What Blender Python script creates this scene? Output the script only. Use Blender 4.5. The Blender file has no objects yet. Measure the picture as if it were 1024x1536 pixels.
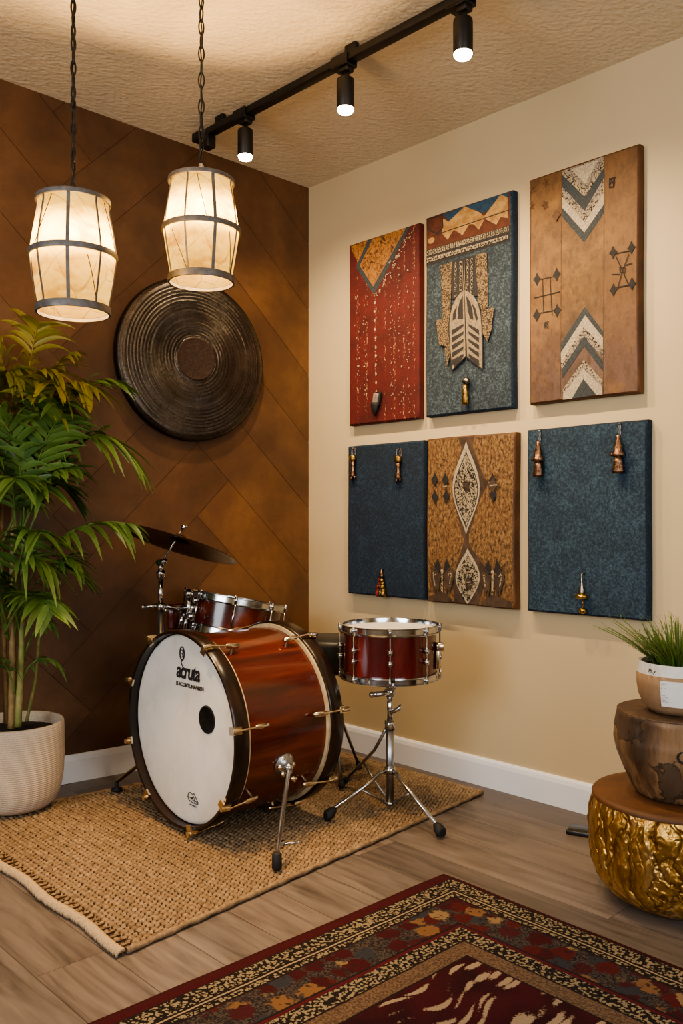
import bpy, bmesh, math, random
from mathutils import Vector, Matrix, noise
random.seed(7)
PI = math.pi
SC = bpy.context.scene
COL = SC.collection

# ------------------------------------------------------------------ survey of the room (metres, camera 1 m above the floor)
F = 1296.0                       # focal length in pixels of a 1024x1536 frame
U0, V0, EYE = 512.0, 780.0, 1.0
CORNER = Vector((-.1503, 3.975, 0))
ER = Vector((.69045, -.72338, 0)); NR = Vector((-.72338, -.69045, 0))      # along the right wall, into the room
EL = Vector((.79318, .60898, 0)); NL = Vector((.60898, -.79318, 0))        # along the left wall (towards the corner), into the room
ANG_R = math.atan2(ER.y, ER.x); ANG_L = math.atan2(EL.y, EL.x)

def ray(u, v): return Vector(((u-U0)/F, 1.0, (V0-v)/F))
def at(u, v, d): return ray(u, v)*d + Vector((0, 0, EYE))
def on_floor(u, v, z=0.0): return at(u, v, (EYE-z)*F/(v-V0))
def on_wall(u, v, e, n, off):
    r = ray(u, v); t = (n.dot(CORNER)+off)/n.dot(r); p = r*t
    return (p-CORNER).dot(e), EYE+p.z
def RW(u, v, off=.035): return on_wall(u, v, ER, NR, off)
CEIL_R, CEIL_L = -.0096, -.0553
def ceil_at(x, y):
    dx, dy = x-CORNER.x, y-CORNER.y
    det = ER.x*EL.y-EL.x*ER.y
    a = (dx*EL.y-EL.x*dy)/det; b = (ER.x*dy-ER.y*dx)/det
    return 2.527+CEIL_R*a+CEIL_L*b
def on_ceiling(u, v, drop):
    d = 3.0
    for _ in range(30):
        p = at(u, v, d); d = (ceil_at(p.x, p.y)-drop-EYE)*F/(V0-v)
    return at(u, v, d)

# ------------------------------------------------------------------ materials
def srgb(h):
    h = h.lstrip('#'); c = [int(h[i:i+2], 16)/255 for i in (0, 2, 4)]
    return tuple(x/12.92 if x <= .04045 else ((x+.055)/1.055)**2.4 for x in c)+(1,)
class NT:
    def __init__(s, name):
        s.m = bpy.data.materials.new(name); s.m.use_nodes = True
        s.t = s.m.node_tree; s.t.nodes.clear()
        s.out = s.t.nodes.new('ShaderNodeOutputMaterial')
        s.b = s.n('ShaderNodeBsdfPrincipled'); s.link(s.b.outputs[0], s.out.inputs[0])
        s._tc = None
    def n(s, typ, **kw):
        nd = s.t.nodes.new(typ)
        for k, v in kw.items(): setattr(nd, k, v)
        return nd
    def link(s, a, b): s.t.links.new(a, b)
    def set(s, sock, val):
        if isinstance(val, bpy.types.NodeSocket): s.link(val, sock)
        elif isinstance(val, str): sock.default_value = srgb(val)
        else: sock.default_value = val
    def tc(s, which='Object'):
        if not s._tc: s._tc = s.n('ShaderNodeTexCoord')
        return s._tc.outputs[which]
    def map(s, scale=(1, 1, 1), rot=(0, 0, 0), loc=(0, 0, 0), vec=None):
        m = s.n('ShaderNodeMapping'); s.set(m.inputs['Vector'], vec or s.tc())
        m.inputs['Scale'].default_value = scale; m.inputs['Rotation'].default_value = rot; m.inputs['Location'].default_value = loc
        return m.outputs[0]
    def noise(s, scale, detail=4, rough=.55, vec=None, dist=0, out=0):
        m = s.n('ShaderNodeTexNoise'); s.set(m.inputs['Vector'], vec or s.tc())
        m.inputs['Scale'].default_value = scale; m.inputs['Detail'].default_value = detail
        m.inputs['Roughness'].default_value = rough; m.inputs['Distortion'].default_value = dist
        return m.outputs[out]
    def voro(s, scale, vec=None, feature='F1', out='Distance', rnd=1):
        m = s.n('ShaderNodeTexVoronoi', feature=feature); s.set(m.inputs['Vector'], vec or s.tc())
        m.inputs['Scale'].default_value = scale; m.inputs['Randomness'].default_value = rnd
        return m.outputs[out]
    def ramp(s, fac, stops, interp='LINEAR'):
        r = s.n('ShaderNodeValToRGB'); r.color_ramp.interpolation = interp; s.set(r.inputs[0], fac)
        el = r.color_ramp.elements
        while len(el) < len(stops): el.new(.5)
        for e, (p, c) in zip(el, stops):
            e.position = p; e.color = srgb(c) if isinstance(c, str) else ((c, c, c, 1) if not isinstance(c, tuple) else c)
        return r.outputs[0]
    def mix(s, fac, a, b, mode='MIX'):
        m = s.n('ShaderNodeMix', data_type='RGBA', blend_type=mode)
        s.set(m.inputs[0], fac); s.set(m.inputs[6], a); s.set(m.inputs[7], b)
        return m.outputs[2]
    def math(s, op, a, b=0.0, c=0.0):
        m = s.n('ShaderNodeMath', operation=op); s.set(m.inputs[0], a); s.set(m.inputs[1], b); s.set(m.inputs[2], c)
        return m.outputs[0]
    def sep(s, vec=None):
        m = s.n('ShaderNodeSeparateXYZ'); s.set(m.inputs[0], vec or s.tc()); return m.outputs
    def bump(s, h, strength=.3, dist=.01):
        b = s.n('ShaderNodeBump'); b.inputs['Strength'].default_value = strength; b.inputs['Distance'].default_value = dist
        s.set(b.inputs['Height'], h); s.link(b.outputs[0], s.b.inputs['Normal'])
    def fin(s, color=None, rough=.5, metal=0.0, **kw):
        if color is not None: s.set(s.b.inputs['Base Color'], color)
        s.set(s.b.inputs['Roughness'], rough); s.set(s.b.inputs['Metallic'], metal)
        for k, v in kw.items(): s.set(s.b.inputs[k.replace('_', ' ')], v)
        return s.m

def simple(name, c1, c2=None, rough=.5, metal=0.0, scale=30, bump=0.0, bscale=None, **kw):
    t = NT(name); c = c1
    c2 = c2 or c1
    nz = t.noise(scale)
    c = t.mix(t.ramp(nz, [(.35, 0.0), (.65, 1.0)]), c1, c2)
    if bump: t.bump(t.noise(bscale or scale*3), bump, .004)
    return t.fin(c, rough, metal, **kw)

M = {}
M['chrome'] = simple('chrome', '#d0d0d0', '#b4b6b8', .14, 1.0)
M['steel'] = simple('brushed_steel', '#b6b8ba', '#989b9e', .33, 1.0)
M['brass'] = simple('aged_brass', '#efe3cd', '#cfba98', .2, 1.0, 60)
M['brass_bright'] = simple('bright_brass', '#e0c060', '#b88c3a', .22, 1.0, 60)
M['black_metal'] = simple('black_metal', '#1b1815', '#26211c', .45, .3)
M['rubber'] = simple('black_rubber', '#141414', '#1e1e1f', .7)
M['black_gloss'] = simple('black_lacquer', '#0e0c0b', '#191412', .25)
M['hoop'] = simple('dark_hoop_lacquer', '#15100d', '#2a1a10', .24, 0, 9)
M['inlay'] = simple('cream_inlay', '#cdbb98', '#b39e78', .4)
M['vinyl'] = simple('black_vinyl', '#17181a', '#232527', .42, 0, 60, .1)
M['cymbal'] = simple('dark_bronze', '#4a3320', '#2f2013', .33, .9, 12)
M['zinc'] = simple('grey_painted_metal', '#6f6a66', '#57524e', .5, .3, 40)

def m_head():
    t = NT('coated_drum_head')
    c = t.mix(t.ramp(t.noise(5, 6, .65), [(.42, 0.0), (.72, 1.0)]), '#e3e0d8', '#cbc5b9')
    c = t.mix(t.ramp(t.noise(22, 5, .7), [(.62, 0.0), (.75, .35)]), c, '#9f978a')
    return t.fin(c, .55)
M['head'] = m_head()

def m_shell(name, ax='x', base=('#8a3014', '#541408', '#2c0804')):
    t = NT(name)
    v = t.map((1, 7, 7)) if ax == 'x' else t.map((9, 9, 1.2))
    n1 = t.noise(1.6, 5, .55, v, .6)
    n2 = t.noise(9 if ax == 'x' else 12, 4, .6, v)
    c = t.ramp(n1, [(.30, base[2]), (.5, base[1]), (.72, base[0])])
    c = t.mix(t.ramp(n2, [(.4, 0.0), (.7, .35)]), c, base[2])
    return t.fin(c, .2, 0, Coat_Weight=.5, Coat_Roughness=.1)
M['shell'] = m_shell('red_brown_lacquered_maple', 'x', ('#74331c', '#501a11', '#2c0e09'))
M['shell_v'] = m_shell('mahogany_red_lacquer', 'z', ('#7a2a20', '#551410', '#360a08'))

def m_leftwall():
    t = NT('stained_leather_brown_planks')
    a = t.n('ShaderNodeAttribute', attribute_name='plank')
    n1 = t.noise(2.2, 6, .65, None, .4); n2 = t.noise(14, 5, .65)
    c = t.ramp(n1, [(.30, '#452e1a'), (.50, '#5f4127'), (.72, '#765334')])
    c = t.mix(t.ramp(n2, [(.45, 0.0), (.75, .4)]), c, '#4f2c10')
    c = t.mix(1.0, c, a.outputs['Color'], 'MULTIPLY')
    t.bump(t.noise(40, 5), .15, .004)
    return t.fin(c, t.ramp(n2, [(.3, .42), (.7, .62)]))
M['planks'] = m_leftwall()
M['seam'] = simple('dark_seam', '#2a1508', '#341b0b', .7)
def m_paint():
    t = NT('beige_wall_paint')
    c = t.mix(t.noise(1.5, 2), '#c3af8a', '#cab792')
    t.bump(t.noise(160, 3), .08, .002)
    return t.fin(c, .6)
M['paint'] = m_paint()
def m_ceiling():
    t = NT('stucco_ceiling')
    n1 = t.noise(38, 5, .6, t.map((1, 1.6, 1)), .5); n2 = t.voro(60, None, 'SMOOTH_F1')
    t.bump(t.math('ADD', n1, t.math('MULTIPLY', n2, .5)), .55, .012)
    return t.fin(t.mix(t.noise(3), '#cdbda0', '#d5c6aa'), .75)
M['ceiling'] = m_ceiling()
M['trim'] = simple('white_trim_paint', '#eff0f3', '#e8e9ed', .4, 0, 3)
def m_floor():
    t = NT('grey_brown_wood_planks')
    b = t.n('ShaderNodeTexBrick'); t.link(t.tc(), b.inputs['Vector'])
    b.offset = .37; b.inputs['Scale'].default_value = 1
    for k, v in (('Mortar Size', .0011), ('Mortar Smooth', .2), ('Bias', 0.0), ('Brick Width', 1.15), ('Row Height', .165)): b.inputs[k].default_value = v
    b.inputs['Color1'].default_value = (0, 0, 0, 1); b.inputs['Color2'].default_value = (1, 1, 1, 1); b.inputs['Mortar'].default_value = (.5, .5, .5, 1)
    # shift the grain from plank to plank
    off = t.n('ShaderNodeVectorMath', operation='MULTIPLY_ADD')
    t.link(b.outputs['Color'], off.inputs[0]); off.inputs[1].default_value = (3.1, 7.7, 2.3); t.link(t.tc(), off.inputs[2])
    g = t.noise(3.2, 6, .62, t.map((.9, 9, 1), vec=off.outputs[0]), .7)
    kn = t.noise(2.0, 3, .5, t.map((1, 2.2, 1), vec=off.outputs[0]))
    c = t.ramp(g, [(.28, '#585351'), (.5, '#7a7370'), (.74, '#908985')])
    c = t.mix(t.ramp(kn, [(.58, 0.0), (.75, .5)]), c, '#54453a')
    tint = t.ramp(b.outputs['Color'], [(0, '#bdb6b0'), (.5, '#dcd5ce'), (1, '#f4e9de')])
    c = t.mix(1.0, c, tint, 'MULTIPLY')
    c = t.mix(t.math('MULTIPLY', b.outputs['Fac'], .75), c, '#2e241c')
    t.bump(t.math('SUBTRACT', t.math('MULTIPLY', g, .12), b.outputs['Fac']), .25, .003)
    return t.fin(c, t.ramp(g, [(.3, .34), (.7, .5)]))
M['floor'] = m_floor()

def m_jute():
    t = NT('braided_jute')
    n = t.noise(55, 4, .6); n2 = t.noise(2.2, 3); n3 = t.noise(420, 3, .6)
    c = t.ramp(n, [(.3, '#685642'), (.5, '#866f54'), (.7, '#a38b6d')])
    c = t.mix(t.ramp(n2, [(.4, 0.0), (.7, .35)]), c, '#75603f')
    c = t.mix(t.ramp(n3, [(.5, 0.0), (.7, .4)]), c, '#6b4d2c')
    t.bump(n3, .5, .002)
    return t.fin(c, .85)
M['jute'] = m_jute()
M['jute_dark'] = simple('dark_jute_weft', '#33220f', '#4a3119', .9, 0, 120)  # dark brown of the base weft and the binding's stitches
M['binding'] = simple('cream_rug_binding', '#a88f6c', '#bda684', .9, 0, 150, .4)

def m_persian():
    # object frame: x = distance from the rug's left edge, y = distance from its right-hand edge
    t = NT('woven_persian_pattern')
    x, y, z = t.sep()
    xs = t.math('ADD', x, 0.0); ys = t.math('SUBTRACT', .025, y)
    d = t.math('MINIMUM', xs, ys)
    along = t.math('MAXIMUM', xs, ys)
    wob = t.math('MULTIPLY', t.math('SUBTRACT', t.noise(30, 2), .5), .004)
    d = t.math('ADD', d, wob)
    D = lambda a: a*2.0                       # ramp spans half a metre
    f = t.math('MULTIPLY', d, 2.0)
    fine = t.noise(190, 2, .5)
    dv = t.n('ShaderNodeVectorMath', operation='MULTIPLY_ADD'); t.link(t.noise(38, 3, .6, None, 0, 1), dv.inputs[0]); dv.inputs[1].default_value = (.034, .034, 0); t.link(t.tc(), dv.inputs[2]); DV = dv.outputs[0]
    # cream figures on near-black ground
    key = t.ramp(t.math('ADD', t.math('MULTIPLY', fine, .6), t.math('MULTIPLY', t.voro(120), .55)), [(.53, '#83765f'), (.58, '#1d1817')], 'LINEAR')
    # flower border
    vc = t.voro(19, DV, 'F1', 'Color', 1); sv = t.n('ShaderNodeSeparateColor'); t.link(vc, sv.inputs[0])
    dist = t.math('ADD', t.voro(19, DV), t.math('MULTIPLY', t.math('SUBTRACT', t.noise(90, 3), .5), .5))
    flow = t.ramp(sv.outputs[0], [(0, '#3c1217'), (.25, '#6f5239'), (.42, '#4a1a1a'), (.55, '#7c664a'), (.66, '#40191d'), (.8, '#303137')], 'CONSTANT')
    ground = t.mix(t.ramp(fine, [(.4, 0.0), (.6, 1.0)]), '#1f1d24', '#4a4039')
    flow = t.mix(t.ramp(dist, [(.50, 0.0), (.60, 1.0)]), flow, ground)
    flow = t.mix(t.ramp(t.voro(52, DV), [(.22, .8), (.32, 0.0)]), flow, '#241a1c')
    tan = t.mix(t.ramp(fine, [(.42, 0.0), (.6, 1.0)]), '#4d3d31', '#6b5746')
    # field: cream leaf strokes on oxblood
    w = t.n('ShaderNodeTexNoise'); t.set(w.inputs['Vector'], t.tc()); w.inputs['Scale'].default_value = 3.2; w.inputs['Detail'].default_value = 1
    vv = t.n('ShaderNodeVectorMath', operation='MULTIPLY_ADD'); t.link(w.outputs['Color'], vv.inputs[0]); vv.inputs[1].default_value = (.28, .28, .28); t.link(t.tc(), vv.inputs[2])
    st = t.voro(1.0, t.map((44, 9.5, 1), (0, 0, .9), vec=vv.outputs[0]))
    strokes = t.ramp(t.math('ADD', st, t.math('MULTIPLY', t.math('SUBTRACT', fine, .5), .35)), [(.30, 1.0), (.38, 0.0)])
    red = t.mix(t.ramp(t.noise(9, 3), [(.4, 0.0), (.65, 1.0)]), '#3c1016', '#2a0b10')
    field = t.mix(strokes, red, '#8f7d68')
    # bands from the edge inwards
    def band(c, lo, col): return t.mix(t.math('GREATER_THAN', d, lo), c, col)
    c = t.mix(t.noise(60, 3), '#370d14', '#45131a')
    dark = '#221818'
    c = band(c, .042, dark); c = band(c, .046, key); c = band(c, .092, dark); c = band(c, .098, '#8f7f68'); c = band(c, .103, dark)
    c = band(c, .108, key); c = band(c, .124, dark); c = band(c, .130, flow); c = band(c, .228, dark); c = band(c, .234, '#4c1820'); c = band(c, .244, key)
    c = band(c, .290, dark); c = band(c, .295, tan); c = band(c, .340, dark); c = band(c, .345, field)
    t.bump(t.math('ADD', fine, t.noise(600, 2)), .5, .003)
    return t.fin(c, .95, 0, Specular_IOR_Level=.2)
M['persian'] = m_persian()

def m_felt(name, a, b, c2):
    t = NT(name)
    n = t.noise(130, 6, .75); n2 = t.noise(330, 3, .6); n3 = t.noise(10, 4)
    c = t.ramp(n, [(.32, a), (.5, b), (.68, c2)])
    c = t.mix(t.ramp(n2, [(.58, 0.0), (.7, .45)]), c, c2)
    c = t.mix(t.ramp(n3, [(.45, 0.0), (.65, .35)]), c, a)
    t.bump(n2, .35, .002)
    return t.fin(c, .9)
M['felt'] = m_felt('blue_wool_felt', '#131d26', '#263a4a', '#48606f')
M['felt_teal'] = m_felt('slate_blue_felt', '#161f25', '#2a3740', '#5a6870')
M['felt_navy'] = m_felt('navy_felt', '#0c141d', '#172838', '#2c445c')
def m_redcloth():
    t = NT('red_beaded_cloth')
    c = t.mix(t.ramp(t.noise(12, 4), [(.35, 0.0), (.65, 1.0)]), '#470f0c', '#5a1713')
    x, y, z = t.sep()
    st = t.math('SINE', t.math('MULTIPLY', x, 118.0))
    msk = t.math('MULTIPLY', t.ramp(st, [(.45, .25), (.9, 1.0)]), t.ramp(t.noise(8), [(.35, .35), (.6, 1.0)]))
    sp = t.ramp(t.math('SUBTRACT', t.noise(150, 4, .7, t.map((1, 1, .55))), t.math('MULTIPLY', msk, .14)), [(.27, 1.0), (.32, 0.0)])
    c = t.mix(t.math('MULTIPLY', sp, .8), c, '#c08c68')
    t.bump(t.noise(300, 3), .25, .002)
    return t.fin(c, .75)
M['redcloth'] = m_redcloth()
def m_leather(name, a, b, c3, sx=4):
    t = NT(name)
    n = t.noise(sx, 7, .65, None, .5); n2 = t.noise(70, 5, .65, t.map((1, 1, .5)))
    c = t.ramp(n, [(.3, a), (.5, b), (.7, c3)])
    c = t.mix(t.ramp(n2, [(.48, 0.0), (.7, .5)]), c, a)
    t.bump(n2, .2, .002)
    return t.fin(c, .6)
M['leather'] = m_leather('tan_hide', '#7a4c22', '#9b682f', '#b07e44', 5)
def m_chevhide():
    t = NT('tan_hide_greying_below')
    n = t.noise(5, 7, .65, None, .5); n2 = t.noise(70, 5, .65, t.map((1, 1, .5)))
    c = t.ramp(n, [(.3, '#49331a'), (.5, '#664722'), (.7, '#7d5a2e')])
    x, y, z = t.sep()
    c = t.mix(t.ramp(z, [(.1, 1.0), (.36, 0.0)]), c, t.ramp(n, [(.3, '#4d3a30'), (.7, '#6e5850')]))
    c = t.mix(t.ramp(n2, [(.46, 0.0), (.66, .6)]), c, '#3a2713')
    c = t.mix(t.ramp(t.noise(11, 5, .7), [(.52, 0.0), (.68, .45)]), c, '#8f6a38')
    # three strips sewn together
    e1 = t.math('LESS_THAN', t.math('ABSOLUTE', t.math('SUBTRACT', x, .204)), .0012)
    e2 = t.math('LESS_THAN', t.math('ABSOLUTE', t.math('SUBTRACT', x, .02)), .0007)
    c = t.mix(t.math('MULTIPLY', t.math('GREATER_THAN', x, .09), .22), c, '#6e4420')
    c = t.mix(t.math('MULTIPLY', t.math('LESS_THAN', x, -.075), .12), c, '#6e4420')
    t.bump(n2, .2, .002)
    return t.fin(c, .6)
M['chevhide'] = m_chevhide()
M['leather_edge'] = m_leather('dark_hide_edge', '#3c2411', '#55351a', '#6a4524', 8)
def m_bark():
    t = NT('printed_bark_cloth')
    n = t.noise(110, 6, .75, t.map((1, 1, .5))); n3 = t.noise(7, 4)
    c = t.ramp(n, [(.38, '#2c1e12'), (.48, '#66492b'), (.60, '#8f7048')])
    c = t.mix(t.ramp(n3, [(.5, 0.0), (.75, .45)]), c, '#6d4522')
    t.bump(n, .35, .003)
    return t.fin(c, .8)
M['bark'] = m_bark()
M['bark_dark'] = m_leather('dark_bark_print', '#33271f', '#4b3a2d', '#5e4a38', 20)
M['ink'] = simple('charcoal_ink', '#1d1b1c', '#2b2829', .8, 0, 120)
M['slate'] = simple('slate_paint', '#2b3033', '#3a4043', .8, 0, 140)
M['bone'] = simple('bone_white_paint', '#b4a78f', '#8a7e6c', .8, 0, 160)
def m_speck(name, base, dots, scale, lo, hi):
    t = NT(name)
    c = t.mix(t.ramp(t.noise(scale, 3, .6), [(lo, 0.0), (hi, 1.0)]), base, dots)
    return t.fin(c, .85)
M['speckbone'] = m_speck('speckled_bone_print', '#9a8c72', '#211c19', 170, .50, .56)
M['greyspeck'] = m_speck('speckled_grey_print', '#8f8272', '#3a3531', 170, .48, .58)
M['weave'] = m_speck('cream_brown_weave', '#7d684b', '#2f241c', 190, .46, .54)
M['feather_print'] = m_speck('dusty_tan_feather_print', '#8a7a63', '#74654f', 120, .45, .58)
M['peach'] = m_speck('pale_hide', '#b08c58', '#8f6b3d', 30, .4, .6)
M['teal'] = simple('blue_patch', '#23455e', '#1b3448', .8, 0, 60)
M['maroon'] = simple('brown_patch', '#4b2415', '#5b3220', .8, 0, 40)
def m_floral():
    t = NT('amber_scroll_print')
    v = t.noise(40, 4, .6, None, 1.6)
    c = t.ramp(v, [(.36, '#2c1a0c'), (.46, '#7a4c20'), (.58, '#a07036'), (.66, '#5e3012')])
    return t.fin(c, .7)
M['floral'] = m_floral()
M['gold'] = None
def m_gold():
    t = NT('crinkled_gold_leaf')
    dv = t.n('ShaderNodeVectorMath', operation='MULTIPLY_ADD'); t.link(t.noise(9, 3, .6, None, 0, 1), dv.inputs[0]); dv.inputs[1].default_value = (.09, .09, .09); t.link(t.tc(), dv.inputs[2])
    v1 = t.map((1, 1, .22), vec=dv.outputs[0])
    cr = t.ramp(t.voro(15, v1, 'DISTANCE_TO_EDGE'), [(0.0, 0.0), (.12, .7), (.4, 1.0)])
    cr2 = t.ramp(t.voro(38, v1, 'DISTANCE_TO_EDGE'), [(0.0, 0.0), (.2, .8), (.4, 1.0)])
    crk = t.math('ADD', cr, t.math('MULTIPLY', cr2, .35))
    n = t.noise(16, 5, .6, t.map((1, 1, .4)), 1.0)
    c = t.ramp(n, [(.3, '#a07438'), (.5, '#d3a75e'), (.7, '#eccb94')])
    c = t.mix(t.ramp(cr, [(0.0, .6), (.3, 0.0)]), c, '#5a3a10')
    t.bump(t.math('ADD', crk, t.math('MULTIPLY', n, .5)), .8, .012)
    return t.fin(c, t.ramp(n, [(.3, .40), (.7, .28)]), .9)
M['gold'] = m_gold()
M['stooltop'] = m_leather('polished_brown_wood', '#452a15', '#603c1d', '#774c26', 3)
def m_stump():
    t = NT('old_teak_stump')
    n = t.noise(7, 5, .6, t.map((1, 1, .35)), .8)
    g = t.noise(45, 4, .6, t.map((1, 1, .12)))
    c = t.ramp(n, [(.34, '#453527'), (.44, '#664d35'), (.50, '#8a6b4b'), (.7, '#6f583f')])
    c = t.mix(t.ramp(g, [(.45, 0.0), (.7, .5)]), c, '#3c2a1c')
    pat = t.ramp(t.noise(6.5, 4, .55, None, .5), [(.49, 0.0), (.51, 1.0)])
    c = t.mix(t.math('MULTIPLY', pat, .75), c, t.mix(g, '#231b17', '#54463c'))
    edge = t.ramp(t.noise(6.5, 4, .55, None, .5), [(.485, 0.0), (.50, .8), (.515, 0.0)])
    c = t.mix(edge, c, '#1c140f')
    t.bump(t.math('ADD', g, n), .4, .006)
    return t.fin(c, .5)
M['stump'] = m_stump()

M['stumptop'] = m_leather('worn_stump_top', '#3c2b1e', '#55402d', '#664d37', 5)
M['terracotta'] = m_leather('banded_clay', '#8c7053', '#9c7f60', '#ab8f70', 8)
M['white_glaze'] = simple('white_glaze', '#d8d4cc', '#cbc6bd', .4)
M['paper'] = simple('paper_label', '#e2e0da', '#d8d5ce', .7)
M['print'] = simple('pale_grey_print', '#98a0ac', '#7f8794', .7)
def m_planter():
    t = NT('ribbed_stoneware')
    x, y, z = t.sep()
    n = t.noise(220, 4, .7, t.map((1, 1, 1.6))); big = t.noise(5, 3)
    c = t.mix(t.ramp(n, [(.35, 0.0), (.65, 1.0)]), '#b8a48c', '#d0bea8')
    c = t.mix(t.ramp(z, [(.0, .7), (.06, 0.0)]), c, '#cfc3b4')
    t.bump(t.math('ADD', t.math('MULTIPLY', t.math('SINE', t.math('MULTIPLY', z, 900.0)), .25), n), .6, .003)
    return t.fin(c, .85)
M['planter'] = m_planter()
M['soil'] = simple('dark_potting_soil', '#1a120c', '#33241a', .95, 0, 80, .8)
def m_leaf(name, a, b, tr=.25):
    t = NT(name)
    at_ = t.n('ShaderNodeAttribute', attribute_name='tone')
    c = t.mix(at_.outputs['Fac'], a, b)
    c = t.mix(t.ramp(t.noise(25), [(.4, 0.0), (.7, .3)]), c, a)
    t.fin(c, .42, 0)
    ts = t.n('ShaderNodeBsdfTranslucent'); t.set(ts.inputs[0], c)
    mx = t.n('ShaderNodeMixShader'); mx.inputs[0].default_value = tr
    t.link(t.b.outputs[0], mx.inputs[1]); t.link(ts.outputs[0], mx.inputs[2]); t.link(mx.outputs[0], t.out.inputs[0])
    return t.m
M['leaf'] = m_leaf('palm_green', '#345227', '#86a552')
M['leaf_lamplit'] = m_leaf('palm_green_lamplit', '#6a6f26', '#b3a23c')  # pendant's warm light painted into the leaf colour of the upper fronds
M['grass'] = m_leaf('grass_green', '#2f5526', '#7d8f45', .2)
M['stem'] = m_leather('palm_cane', '#5f6a30', '#8a8a4c', '#b09a68', 14)
M['cane'] = m_leather('pale_cane', '#6b5434', '#93774a', '#b39463', 12)
def m_shade():
    t = NT('glowing_parchment')
    n = t.noise(9, 5, .6, t.map((1, 1, 2.2)), .6); n2 = t.noise(60, 4)
    c = t.ramp(n, [(.36, '#c2a26a'), (.5, '#ead49a'), (.7, '#f6e8c0')])
    vein = t.ramp(t.voro(11, t.map((1, 1, .7)), 'DISTANCE_TO_EDGE'), [(.0, .55), (.014, 0.0)])
    c = t.mix(vein, c, '#7d552c')
    x, y, z = t.sep()
    hot = t.ramp(t.math('ABSOLUTE', t.math('SUBTRACT', z, .035)), [(0.0, 1.0), (.075, 0.0)], 'EASE')  # the bulb's hot spot, painted as a brighter belt in the shade's emission
    t.fin(t.mix(1.0, c, (.05, .028, .010, 1), 'MULTIPLY'), .7, 0, Specular_IOR_Level=.1)
    ts = t.n('ShaderNodeBsdfTranslucent'); t.set(ts.inputs[0], t.mix(1.0, c, (.012, .0085, .0035, 1), 'MULTIPLY'))
    em = t.n('ShaderNodeEmission'); t.set(em.inputs[0], t.mix(1.0, c, (1, .70, .24, 1), 'MULTIPLY')); t.set(em.inputs[1], t.math('ADD', t.math('MULTIPLY', hot, 9.0), 1.15))
    mx = t.n('ShaderNodeMixShader'); mx.inputs[0].default_value = .5
    ad = t.n('ShaderNodeAddShader')
    t.link(t.b.outputs[0], mx.inputs[1]); t.link(ts.outputs[0], mx.inputs[2])
    tp = t.n('ShaderNodeBsdfTransparent'); tp.inputs[0].default_value = (1, .88, .66, 1); m2 = t.n('ShaderNodeMixShader'); m2.inputs[0].default_value = .06
    t.link(mx.outputs[0], m2.inputs[1]); t.link(tp.outputs[0], m2.inputs[2])
    t.link(m2.outputs[0], ad.inputs[0]); t.link(em.outputs[0], ad.inputs[1]); t.link(ad.outputs[0], t.out.inputs[0])
    return t.m
M['shade'] = m_shade()
def m_glow(name, col, s):
    t = NT(name); t.fin('#ffffff', .5)
    t.set(t.b.inputs['Emission Color'], col); t.b.inputs['Emission Strength'].default_value = s
    return t.m
def m_bulb():
    t = NT('lit_clear_bulb'); e = t.n('ShaderNodeEmission'); t.set(e.inputs[0], '#ffdca0'); e.inputs[1].default_value = 14
    tr = t.n('ShaderNodeBsdfTransparent'); ad = t.n('ShaderNodeAddShader'); t.link(e.outputs[0], ad.inputs[0]); t.link(tr.outputs[0], ad.inputs[1]); t.link(ad.outputs[0], t.out.inputs[0]); return t.m
M['bulb'] = m_bulb()
M['lens'] = m_glow('lit_lens', '#ffe9c4', 22)
def m_gong():
    t = NT('blackened_bronze')
    n = t.noise(6, 5, .6); n2 = t.noise(90, 5, .7)
    c = t.ramp(n, [(.3, '#4c4742'), (.55, '#635c55'), (.75, '#7a7269')])
    x, y, z = t.sep(); r = t.math('SQRT', t.math('ADD', t.math('MULTIPLY', x, x), t.math('MULTIPLY', z, z)))
    cv = t.n('ShaderNodeCombineXYZ'); t.set(cv.inputs[0], t.math('MULTIPLY', r, 330.0)); t.set(cv.inputs[1], t.math('MULTIPLY', t.noise(3, 2), 3.0))
    rings = t.noise(1.0, 3, .7, cv.outputs[0])
    c = t.mix(t.ramp(rings, [(.35, .6), (.6, 0.0)]), c, '#241e19')
    tg = t.n('ShaderNodeTangent', direction_type='RADIAL', axis='Y'); t.link(tg.outputs[0], t.b.inputs['Tangent'])
    t.bump(t.math('ADD', rings, t.math('MULTIPLY', n2, .25)), .16, .003)
    return t.fin(c, t.ramp(n2, [(.35, .22), (.65, .40)]), .92, Anisotropic=.85)
M['gong'] = m_gong()
M['gong_boss'] = simple('rough_dark_boss', '#241710', '#382519', .6, .3, 90, .5, 160)
M['gong_rim'] = simple('gong_side', '#17110d', '#241a13', .45, .6, 20)
M['screen'] = simple('black_glass', '#0b0c0e', '#14161a', .15)
M['silver'] = simple('tarnished_silver', '#b5aa9c', '#6f655a', .3, 1.0, 120)
M['bronze'] = simple('copper_bronze', '#a98a72', '#54382a', .3, 1.0, 120, .5, 220)
M['antique_gold'] = simple('antique_gold', '#b99a5a', '#5f4523', .34, 1.0, 130, .5, 220)
M['stone'] = simple('grey_stone_tag', '#8c7f76', '#6d625b', .6, 0, 60)
M['red_thread'] = simple('red_thread', '#8c2a22', '#6a1a18', .7, 0, 90)

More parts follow.
